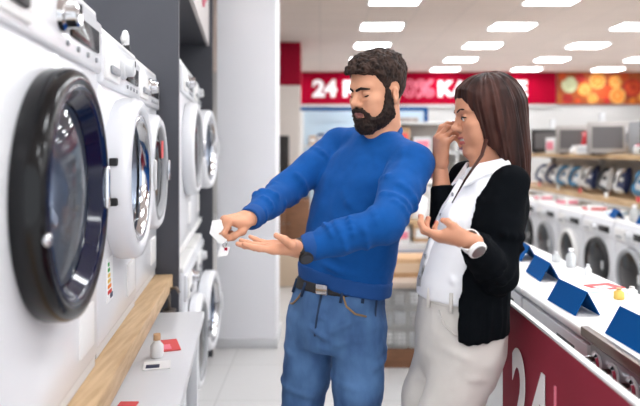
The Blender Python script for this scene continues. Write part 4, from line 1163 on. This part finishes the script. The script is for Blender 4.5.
def on_surface(secs, ang, z, off=.004):
    """point on the loft outline at angle ang (deg, 0 = front, + to his left)"""
    S = np.array(sorted(secs)); c = [np.interp(z, S[:, 0], S[:, i]) for i in range(1, 6)]
    w = math.radians(c[4]); t = math.radians(ang); e = 2 / 2.2
    u = (c[3] + off) * math.copysign(abs(math.cos(t)) ** e, math.cos(t)); v_ = (c[2] + off) * math.copysign(abs(math.sin(t)) ** e, math.sin(t))
    return Vector((c[0] - u * math.sin(w) + v_ * math.cos(w), c[1] - u * math.cos(w) - v_ * math.sin(w), z))
MR_ = Vector(mroot)
blt = Vol((-.14, 1.86, .98), (.30, 2.26, 1.10), .0062)
blt.add(loft([(.992, .066, 2.069, .163, .119, 35), (1.028, .074, 2.067, .159, .116, 35)], 2.2))
pm(blt, 'belt', M_leather, root=jo)
obj('belt_buckle', MB().box(on_surface(jsec, 2, 1.010, .008) - MR_, (.045, .012, .034), rot=Euler((0, 0, rad(-35))).to_matrix(), bevel=.005), M_chrome, jo)
for a_ in (-52, -24, 26, 54):
    obj('belt_loop', MB().tube([on_surface(jsec, a_, z, .004) - MR_ for z in (.975, 1.0, 1.02)], .005), M_seam, jo, smooth=True)
obj('fly_seam', MB().tube([on_surface(jsec, a_, z, .002) - MR_ for a_, z in ((2, 1.0), (2, .95), (1, .90), (0, .86))], .0035), M_seam, jo, smooth=True)
obj('pocket_edge', MB().tube([on_surface(jsec, a_, z, .003) - MR_ for a_, z in ((28, .995), (34, .965), (46, .942), (62, .932))], .0032), M_stitch, jo, smooth=True)
obj('pocket_edge', MB().tube([on_surface(jsec, a_, z, .003) - MR_ for a_, z in ((-24, .995), (-30, .965), (-42, .942), (-60, .932))], .0032), M_stitch, jo, smooth=True)
obj('side_seam', MB().tube([on_surface(jsec, 78, z, .002) - MR_ for z in (.99, .95, .90, .86)], .003), M_seam, jo, smooth=True)
for a_ in (AL, AR):
    s_ = Vol(a_ + np.array((-.16, -.24, -.10)), a_ + np.array((.10, .12, .06)), .006)
    d_ = np.array((-.57, -.82, 0))
    s_.add(cone(a_ + np.array((.02, .03, -.03)), a_ + d_ * .05 + np.array((0, 0, -.035)), .05, .046), .02); s_.add(cone(a_ + d_ * .05 + np.array((0, 0, -.04)), a_ + d_ * .15 + np.array((0, 0, -.055)), .046, .036), .02)
    s_.d = np.maximum(s_.d, .002 - s_.p[..., 2])
    pm(s_, 'shoe', M_leather)
# wristwatch on the left wrist
wd = Vector(WRL - ELL).normalized(); wc = Vector(WRL) - wd * -.004
ww = obj('wristwatch', MB().lathe([(.0305, -.012), (.034, -.012), (.034, .012), (.0305, .012)], wc - MR_, wd, 32), M_bplast, man, smooth=False)
side_ = Vector((.1, -.8, -.6)); side_ = (side_ - wd * side_.dot(wd)).normalized()
obj('watch_case', MB().lathe([(0, .03), (.019, .03), (.021, .034), (.021, .040), (.017, .043), (0, .043)], wc - MR_, side_, 28), M_bplast, ww)
obj('watch_face', MB().lathe([(0, .0432), (.016, .0432), (0, .0436)], wc - MR_, side_, 28), M_dgrey, ww)

# tag held in the right hand
tip = Vector(xf(np.array([(-.020, .104, -.052)]), MR)[0])
tg = thing('price_tag', 'white paper tag with a metal clip held in the fingers of the man', 'tag', tip)
obj('paper', MB().prism([Vector(p) for p in ((-.036, .0, .048), (-.012, -.006, .050), (.006, -.010, -.006), (-.010, -.008, -.018), (-.044, .002, .012))], (0, 0, 0), (.002, .003, .001)), M_paper, tg)
obj('clip', MB().tube([(0, -.002, .01), (.006, -.004, -.012), (.002, -.006, -.032), (-.006, -.006, -.02), (-.002, -.004, .0)], .0028), M_chrome, tg, smooth=True)
obj('paper_flap', MB().prism([Vector(p) for p in ((-.012, -.006, -.024), (.014, -.008, -.026), (.008, -.012, -.048), (-.02, -.010, -.052))], (0, 0, 0), (.001, .002, .001)), M_paper, tg)
obj('print', MB().box((.004, -.010, -.030), (.008, .002, .008)), M_red, tg)

# =============================================================== THE WOMAN
woman = thing('person', 'dark haired person in black cardigan and white blouse, hand at mouth', 'person', (.36, 1.85, 0))
wroot = np.array((.36, 1.85, 0)); WR_ = Vector(wroot)
HW = Matrix.Translation(P(486.5, 115.5, 1.85)) @ Euler((rad(11), 0, rad(-86)), 'XYZ').to_matrix().to_4x4() @ Matrix.Scale(.925, 4)
hw = head_vol(female=True, jawopen=.003)
HWI = HW.inverted()
def to_w(p): return np.array(HWI @ Vector(p))
v = hw.like(hw.d.copy())
v.add(cone((0, .02, -.07), to_w((.505, 1.86, 1.36)), .050, .058), .03)
v.add(cone((0, -.03, -.105), to_w((.475, 1.85, 1.36)), .026, .040), .03)
hV, hQ = nets(v); hV = relax(hV, hQ, 1); cen = hV[hQ].mean(1)
lip = (np.abs(cen[:, 0]) < .022) & (cen[:, 1] < -.084) & (cen[:, 2] < -.0510) & (cen[:, 2] > -.0755)
mouth = lip & (np.abs(cen[:, 2] + .0612) < .0036) & (cen[:, 1] > -.0985)
parts_ = [(xf(hV, HW), hQ, np.where(mouth, 2, lip.astype(int)))]
SL, SR = W((.500, 1.695, 1.355)), W((.470, 2.005, 1.355))
EL, ER = W(P(498, 274, 1.68)), W(P(445, 240, 1.90))
WL, WRt = W(P(470, 241, 1.54)), W(P(440, 166, 1.93))
hL, hR, kL, kR, aL, aR = W((.425, 1.775, .90)), W((.405, 1.935, .90)), W((.300, 1.77, .48)), W((.275, 1.90, .48)), W((.33, 1.77, .08)), W((.30, 1.92, .08))
b = Vol((.08, 1.42, 0), (.70, 2.16, 1.45), .009)
wt = [(.85, .41, 1.853, .155, .105, 80), (.95, .42, 1.853, .155, .105, 80), (1.08, .432, 1.852, .125, .092, 80), (1.2, .456, 1.85, .13, .092, 80), (1.3, .482, 1.85, .135, .088, 80), (1.37, .50, 1.85, .12, .065, 80), (1.40, .505, 1.85, .06, .05, 80)]
b.add(loft(wt))
for a_, e_, w_ in ((SL + np.array((.026, .03, -.012)), EL, WL),): 
    for c_ in chain([a_, e_, w_], [.032, .030, .0225]): b.add(c_, .02)
for h_, k_, a_ in ((hL, kL, aL), (hR, kR, aR)):
    for c_ in chain([h_, k_, a_], [.068, .045, .032]): b.add(c_, .03)
    b.add(cone(a_, a_ + np.array((-.12, -.02, -.04)), .032, .026), .02)
bV, bQ = nets(b); parts_.append((bV, bQ, 0))
# right arm bare from the cuff: finer
b = Vol((.28, 1.75, 1.10), (.58, 2.10, 1.50), .006)
for c_ in chain([SR, ER, ER * .4 + WRt * .6, WRt], [.038, .034, .030, .0225]): b.add(c_, .02)
V_, Q_ = nets(b); parts_.append((V_, Q_, 0))
# left hand palm up, fingers curling up
hvl, tipl = hand(+1, [(14, 40, 28), (16, 44, 30), (20, 47, 32), (24, 48, 32)], [(.018, .018, -.010), (.034, .042, -.026), (.031, .064, -.040), (.020, .082, -.047)], spread=(2, 0, -2, -4), wr=.025)
Ml = frame(WL + np.array((-.004, 0, .002)), (-.88, .42, .06), (.0, -.46, -.88), .82)
V_, Q_ = nets(hvl); parts_.append((xf(relax(V_, Q_), Ml), Q_, 0))
# right hand raised to the mouth
hvr, tipr = hand(-1, [(24, 40, 24), (40, 55, 30), (50, 62, 34), (56, 66, 36)], [(.018, .018, -.008), (.042, .048, -.022), (.046, .076, -.036), (.036, .100, -.046)], spread=(3, 1, -2, -5), wr=.0245)
Mr = frame(WRt, (.02, -.10, 1), (-.93, -.30, 0), .92)
V_, Q_ = nets(hvr); parts_.append((xf(relax(V_, Q_), Mr), Q_, 0))
V_, Q_, I_ = merge(parts_)
wb = link('body', mesh_from('body', V_ - wroot, Q_, I_), [M_skinw, M_lipw, M_teeth], woman)
for Mx, tips_ in ((Ml, tipl), (Mr, tipr)):
    for c_, d_, n_ in tips_:
        y = Vector(d_); z = Vector(n_); x = y.cross(z)
        R_ = Matrix((x, y, z)).transposed()
        q = MB().ball((0, 0, 0), (.0058, .0085, .0022), 12)
        bmesh.ops.transform(q.bm, matrix=Matrix.Translation(-WR_) @ Mx @ Matrix.Translation(Vector(c_)) @ R_.to_4x4(), verts=q.bm.verts)
        obj('fingernail', q, M_nail, wb, smooth=True)
def pw(vol, name, m, disp=None, it=1, root=None): return pm(vol, name, m, disp, it, root or woman, wroot)
# brows, lashes, eye
for s in (-1, 1):
    r_ = Vol((-.115, -.15, -.20), (.115, .15, .16), .0026)
    for c_ in chain([(s * .014, -.096, .028), (s * .032, -.092, .036), (s * .052, -.072, .029)], [.0034, .0038, .002]): r_.add(c_)
    ph(hw.like(np.maximum(hw.d - .0026, r_.d)), 'eyebrow', M_hairw, HW, root=woman, off=wroot)
    r_ = Vol((-.115, -.15, -.20), (.115, .15, .16), .0026)
    for c_ in chain([(s * .0185, -.091, .006), (s * .031, -.094, .0115), (s * .047, -.082, .006)], [.0022, .0034, .003]): r_.add(c_)
    ph(hw.like(np.maximum(hw.d - .0034, r_.d)), 'eyelashes', M_hair, HW, root=woman, off=wroot)
    e_ = obj('eye', MB().ball(HW @ Vector((s * .0315, -.0820, .0048)) - WR_, .0088, 16), M_eye, woman, smooth=True)
    obj('iris', MB().ball(HW @ Vector((s * .0315 , -.0886, .0046)) - WR_, .0046, 12), M_iris, e_, smooth=True)
# long straight hair
h_ = Vol((-.13, -.14, -.30), (.13, .17, .16), .0032)
hx = hw.like(hw.d)
big = Vol((-.13, -.15, -.20), (.13, .17, .17), .0032)
def hd_at(p):
    """head distance sampled from the head volume"""
    q = (p - hw.lo) / hw.h; q = np.clip(q, 0, hw.n - 1.001); i = np.floor(q).astype(int); f = (q - i).astype(np.float32); o = 0
    for c in range(8):
        c3 = (c & 1, c >> 1 & 1, c >> 2 & 1)
        w = np.ones(f.shape[:-1], np.float32)
        for ax in range(3): w = w * (f[..., ax] if c3[ax] else 1 - f[..., ax])
        o = o + w * hw.d[i[..., 0] + c3[0], i[..., 1] + c3[1], i[..., 2] + c3[2]]
    return o
X, Y, Z = h_.p[..., 0], h_.p[..., 1], h_.p[..., 2]
yf_ = np.interp(Z, [-.25, -.118, -.05, 0, .04, .066, .088, .098, .104], [-.050, -.046, -.048, -.056, -.070, -.080, -.094, -.110, -.16])
inb = np.all((h_.p >= hw.lo) & (h_.p <= hw.lo + hw.h * (hw.n - 1)), axis=-1)
cap_ = np.where(inb, hd_at(h_.p) - (.0035 + .008 * np.clip((Y - yf_) / .035, 0, 1) + .004 * np.clip(Y / .1, 0, 1)), 1.0)
cap_ = np.maximum(cap_, -.10 - Z)
def hairloft(p):
    z = p[..., 2]
    cyy = np.interp(z, [-.25, -.14, -.03, .05, .10], [.048, .044, .034, .022, .018]); a = np.interp(z, [-.25, -.14, -.03, .03, .07, .10], [.076, .090, .094, .088, .068, .02]); bb = np.interp(z, [-.25, -.14, -.03, .03, .07, .10], [.036, .062, .084, .092, .074, .02])
    g = (np.abs(p[..., 0] / a) ** 2.4 + np.abs((p[..., 1] - cyy) / bb) ** 2.4) ** (1 / 2.4)
    return np.maximum((g - 1) * np.minimum(a, bb), np.maximum(-.245 + .2 * np.abs(p[..., 0]) - z, z - .10))
lo_ = hairloft(h_.p); k_s = .03
t_ = np.clip(.5 + .5 * (lo_ - cap_) / k_s, 0, 1); h_.d = lo_ * (1 - t_) + cap_ * t_ - k_s * t_ * (1 - t_)
h_.d = np.maximum(h_.d, yf_ - Y)
inner_ = np.maximum(np.abs(X) - .060, np.maximum(Y - .010, Z - .02))      # open under the chin, between the side curtains
h_.d = np.maximum(h_.d, -inner_)
def strands(V):
    a = np.arctan2(V[:, 0], V[:, 1] - .03)
    q = np.stack([a * 9, V[:, 2] * 5, V[:, 1] * 0 + 3], 1); q2 = np.stack([a * 24, V[:, 2] * 6, V[:, 1] * 0 + 11], 1)
    return .0042 * vnoise(q) + .0022 * vnoise(q2)
hh = ph(h_, 'hair', M_hairw, HW, strands, root=woman, off=wroot, it=2)
lk = [P(486, 140, 1.75), P(482, 155, 1.725), P(473, 168, 1.70), P(465, 180, 1.70), P(457, 194, 1.70), P(452, 203, 1.705)]
obj('hair_lock', MB().tube([p - WR_ for p in lk], [.006, .005, .004, .003, .0022, .0014]), M_hairw, hh, smooth=True)

# blouse
sh_ = Vol((.25, 1.66, 1.0), (.64, 2.04, 1.46), .0055)
bsec = [(1.02, .412, 1.852, .148, .118, 80), (1.06, .418, 1.852, .150, .124, 80), (1.12, .432, 1.852, .146, .122, 80), (1.2, .455, 1.851, .148, .116, 80), (1.27, .476, 1.85, .150, .110, 80), (1.33, .492, 1.85, .142, .088, 80), (1.375, .500, 1.85, .118, .070, 80), (1.40, .503, 1.85, .066, .058, 80)]
sh_.add(loft(bsec, 2.1))
for s in (-1, 1): sh_.add(ell((.405, 1.862 - s * .07, 1.245), (.055, .06, .055)), .04)
SFW = curve_folds([(455, 200, 1.76), (444, 230, 1.74), (436, 262, 1.72)], .012, .006) + curve_folds([(462, 210, 1.74), (452, 245, 1.72), (444, 280, 1.72)], .011, .006) + curve_folds([(436, 255, 1.74), (446, 276, 1.72), (458, 284, 1.72)], .010, .006) + curve_folds([(428, 262, 1.76), (436, 280, 1.74)], .010, .005)
so = pw(sh_, 'blouse', M_shirt, lambda V: 1.5 * folds(V, SFW) + .004 * vnoise(V * 15) + .0016 * vnoise(V * 38), it=2)
# collar wings, placket and buttons
fw = Vector((-math.sin(rad(80)), -math.cos(rad(80)), 0)); lf_ = Vector((math.cos(rad(80)), -math.sin(rad(80)), 0))
for s in (-1, 1):
    mbc = MB(); n0 = Vector((.50, 1.85, 1.408))
    A = [n0 + lf_ * s * .004 + fw * .066 + lf_ * s * .004 + Vector((0, 0, -.035)), n0 + fw * .045 + lf_ * s * .048 + Vector((0, 0, .0)), n0 - fw * .03 + lf_ * s * .070 + Vector((0, 0, .018)), n0 - fw * .03 + lf_ * s * .096 + Vector((0, 0, -.012)), n0 + fw * .045 + lf_ * s * .094 + Vector((0, 0, -.030)), n0 + fw * .094 + lf_ * s * .046 + Vector((0, 0, -.066))]
    mbc.prism([p - WR_ for p in A], (0, 0, 0), fw * .004 + Vector((0, 0, .004)))
    obj('collar', mbc, M_shirt, so)
pl = MB(); pl.tube([on_surface(bsec, 0, z, .0) - WR_ + fw * .004 for z in (1.36, 1.3, 1.24, 1.18, 1.12, 1.05)], [.010] * 6, 8)
obj('placket', pl, M_shirt, so, smooth=True)
for z in (1.32, 1.26, 1.20, 1.14, 1.08):
    c_ = on_surface(bsec, 3, z, .012) - WR_
    obj('button', MB().lathe([(.006, 0), (.006, .003), (0, .0035)], c_, fw, 14), M_gray, so)

# cardigan: a shell open at the front
cd = Vol((.22, 1.42, .86), (.70, 2.10, 1.47), .0058)
csec = [(.925, .412, 1.853, .178, .134, 80), (.98, .414, 1.853, .178, .134, 80), (1.04, .418, 1.852, .172, .132, 80), (1.12, .432, 1.852, .164, .128, 80), (1.2, .458, 1.851, .162, .126, 80), (1.28, .480, 1.85, .166, .122, 80), (1.34, .494, 1.85, .158, .100, 80), (1.385, .502, 1.85, .125, .078, 80), (1.415, .506, 1.85, .070, .066, 80)]
cd.add(loft(csec, 2.15))
inner = Vol((.22, 1.42, .86), (.70, 2.10, 1.47), .0058)
inner.add(loft([(z - (.05 if z < .93 else 0), x, y, a - .015, c - .015, w) for z, x, y, a, c, w in csec], 2.15))
cd.d = np.maximum(cd.d, -inner.d)
# front opening
px_, py_, pz_ = cd.p[..., 0], cd.p[..., 1], cd.p[..., 2]
xc = np.interp(pz_, [.88, 1.12, 1.28, 1.42], [.42, .44, .48, .506])
u_ = (px_ - xc) * fw.x + (py_ - 1.852) * fw.y; v_ = (px_ - xc) * lf_.x + (py_ - 1.852) * lf_.y
ow_ = np.interp(pz_, [.86, 1.0, 1.12, 1.2, 1.3, 1.38, 1.43], [.152, .148, .140, .132, .124, .116, .112])
cd.d = np.maximum(cd.d, np.minimum(ow_ - np.abs(v_), u_ + .01 + .09 * np.clip((pz_ - 1.34) / .06, 0, 1)))
for c_ in chain([SL + np.array((.024, .02, .004)), SL * .5 + EL * .5, EL, EL * .45 + WL * .55, WL + (EL - WL) * .10], [.052, .055, .052, .046, .037]): cd.add(c_, .016)
for c_ in chain([SR + np.array((-.005, -.02, .008)), SR * .5 + ER * .5, ER, ER * .27 + WRt * .73], [.055, .050, .046, .036]): cd.add(c_, .016)
cutball(cd, WL + (EL - WL) * .12, WL - EL, .065)
cutball(cd, ER * .26 + WRt * .74, WRt - ER, .05)
CF = ring_folds(SL, EL, .055, [.2, .4, .55, .7, .82, .93], .012, .006, 21) + ring_folds(EL, WL, .046, [.05, .16, .3, .45, .6, .8], .010, .007, 22)
CF += [((.50 + .012 * k, 1.69 + .03 * k, 1.12 - .01 * k), (.49 + .01 * k, 1.69 + .03 * k, .92), .012, .007) for k in range(4)] + [((.42 + .02 * k, 1.69, 1.08), (.40 + .025 * k, 1.68, .90), .011, .007) for k in range(3)]
co = pw(cd, 'cardigan', M_card2, lambda V: 1.6 * folds(V, CF) + .004 * vnoise(V * 13) + .0018 * vnoise(V * 34), it=6)
for z in (1.02, .95):
    pb = P(466, 150 + (EYE - z) / 1.70 * F, 1.70)
    obj('button', MB().lathe([(.008, 0), (.008, .004), (0, .005)], pb - WR_, (-.5, -.86, 0), 14), M_bplast, co)
# trousers
tr_ = Vol((.14, 1.64, .02), (.62, 2.06, 1.08), .0065)
tsec = [(.78, .408, 1.853, .140, .098, 80), (.86, .414, 1.853, .165, .124, 80), (.93, .418, 1.853, .166, .126, 80), (1.0, .418, 1.853, .150, .118, 80), (1.05, .420, 1.853, .140, .112, 80)]
tr_.add(loft(tsec, 2.15))
for h__, k_, a_ in ((hL, kL, aL), (hR, kR, aR)):
    for c_ in chain([h__ + np.array((0, 0, -.03)), h__ * .5 + k_ * .5, k_, k_ * .5 + a_ * .5, a_], [.092, .082, .062, .056, .046]): tr_.add(c_, .02)
TF = ring_folds(hL, kL, .085, [.05, .15, .28, .42, .6, .8], .011, .006, 31) + curve_folds([(432, 322, 1.72), (452, 330, 1.69), (476, 338, 1.68)], .010, .006) + curve_folds([(424, 336, 1.74), (440, 350, 1.70), (462, 356, 1.68)], .010, .006) + curve_folds([(430, 300, 1.74), (446, 312, 1.71), (460, 316, 1.70)], .009, .005)
to = pw(tr_, 'trousers', M_pants, lambda V: 1.6 * folds(V, TF) + .0028 * vnoise(V * 16) + .0012 * vnoise(V * 42), it=2)
wbnd = Vol((.25, 1.66, .99), (.60, 2.04, 1.08), .0058)
wbnd.add(loft([(1.012, .4185, 1.853, .150, .120, 80), (1.052, .420, 1.853, .1445, .116, 80)], 2.15)); pw(wbnd, 'waistband', M_pants, root=to)
for a_ in (18, 52):
    obj('belt_loop', MB().tube([on_surface(tsec, a_, z, .010) - WR_ for z in (1.0, 1.03, 1.055)], .006), M_pants, to, smooth=True)
obj('pocket_edge', MB().tube([on_surface(tsec, a_, z, .004) - WR_ for a_, z in ((34, 1.0), (42, .965), (56, .945), (72, .94))], .003), M_pants, to, smooth=True)
for a_ in (aL, aR):
    s_ = Vol(a_ + np.array((-.26, -.09, -.09)), a_ + np.array((.10, .09, .05)), .006)
    s_.add(cone(a_ + np.array((.02, 0, -.035)), a_ + np.array((-.08, 0, -.04)), .04, .036), .02); s_.add(cone(a_ + np.array((-.08, 0, -.045)), a_ + np.array((-.18, 0, -.055)), .038, .026), .02)
    s_.d = np.maximum(s_.d, .002 - s_.p[..., 2])
    pw(s_, 'shoe', M_white_w)
# white watch
wd = Vector(WL - EL).normalized(); wc = Vector(WL) - wd * .004
ww = obj('wristwatch', MB().lathe([(.0255, -.014), (.0285, -.014), (.0285, .014), (.0255, .014)], wc - WR_, wd, 32), M_white_w, woman)
side_ = Vector((.25, -.85, -.45)); side_ = (side_ - wd * side_.dot(wd)).normalized()
obj('watch_case', MB().lathe([(0, .024), (.021, .024), (.024, .028), (.024, .034), (.020, .037), (0, .037)], wc - WR_, side_, 28), M_white_w, ww)
obj('watch_face', MB().lathe([(0, .0372), (.019, .0372), (0, .0376)], wc - WR_, side_, 28), M_steel, ww)
# ================================================================ light, camera, output
w = bpy.data.worlds.new('daylight'); SC.world = w; w.use_nodes = True
bg = w.node_tree.nodes['Background']; bg.inputs['Color'].default_value = (.92, .96, 1, 1); bg.inputs['Strength'].default_value = .95
cam = bpy.data.cameras.new('camera'); co_ = bpy.data.objects.new('camera', cam); COL.objects.link(co_)
co_.location = (0, 0, EYE); co_.rotation_euler = (PI / 2, 0, 0)
cam.sensor_width = 36; cam.lens = 36 * F / 640; cam.shift_y = -53 / 640; cam.clip_start = .05
cam.dof.use_dof = True; cam.dof.focus_distance = 1.9; cam.dof.aperture_fstop = 2.0
SC.camera = co_
SC.view_settings.view_transform = 'Standard'; SC.view_settings.look = 'None'; SC.view_settings.gamma = 1
SC.view_settings.use_curve_mapping = False
SC.view_settings.exposure = 0.95
SC.cycles.use_denoising = True
SC.cycles.max_bounces = 8
SC.cycles.caustics_reflective = False; SC.cycles.caustics_refractive = False
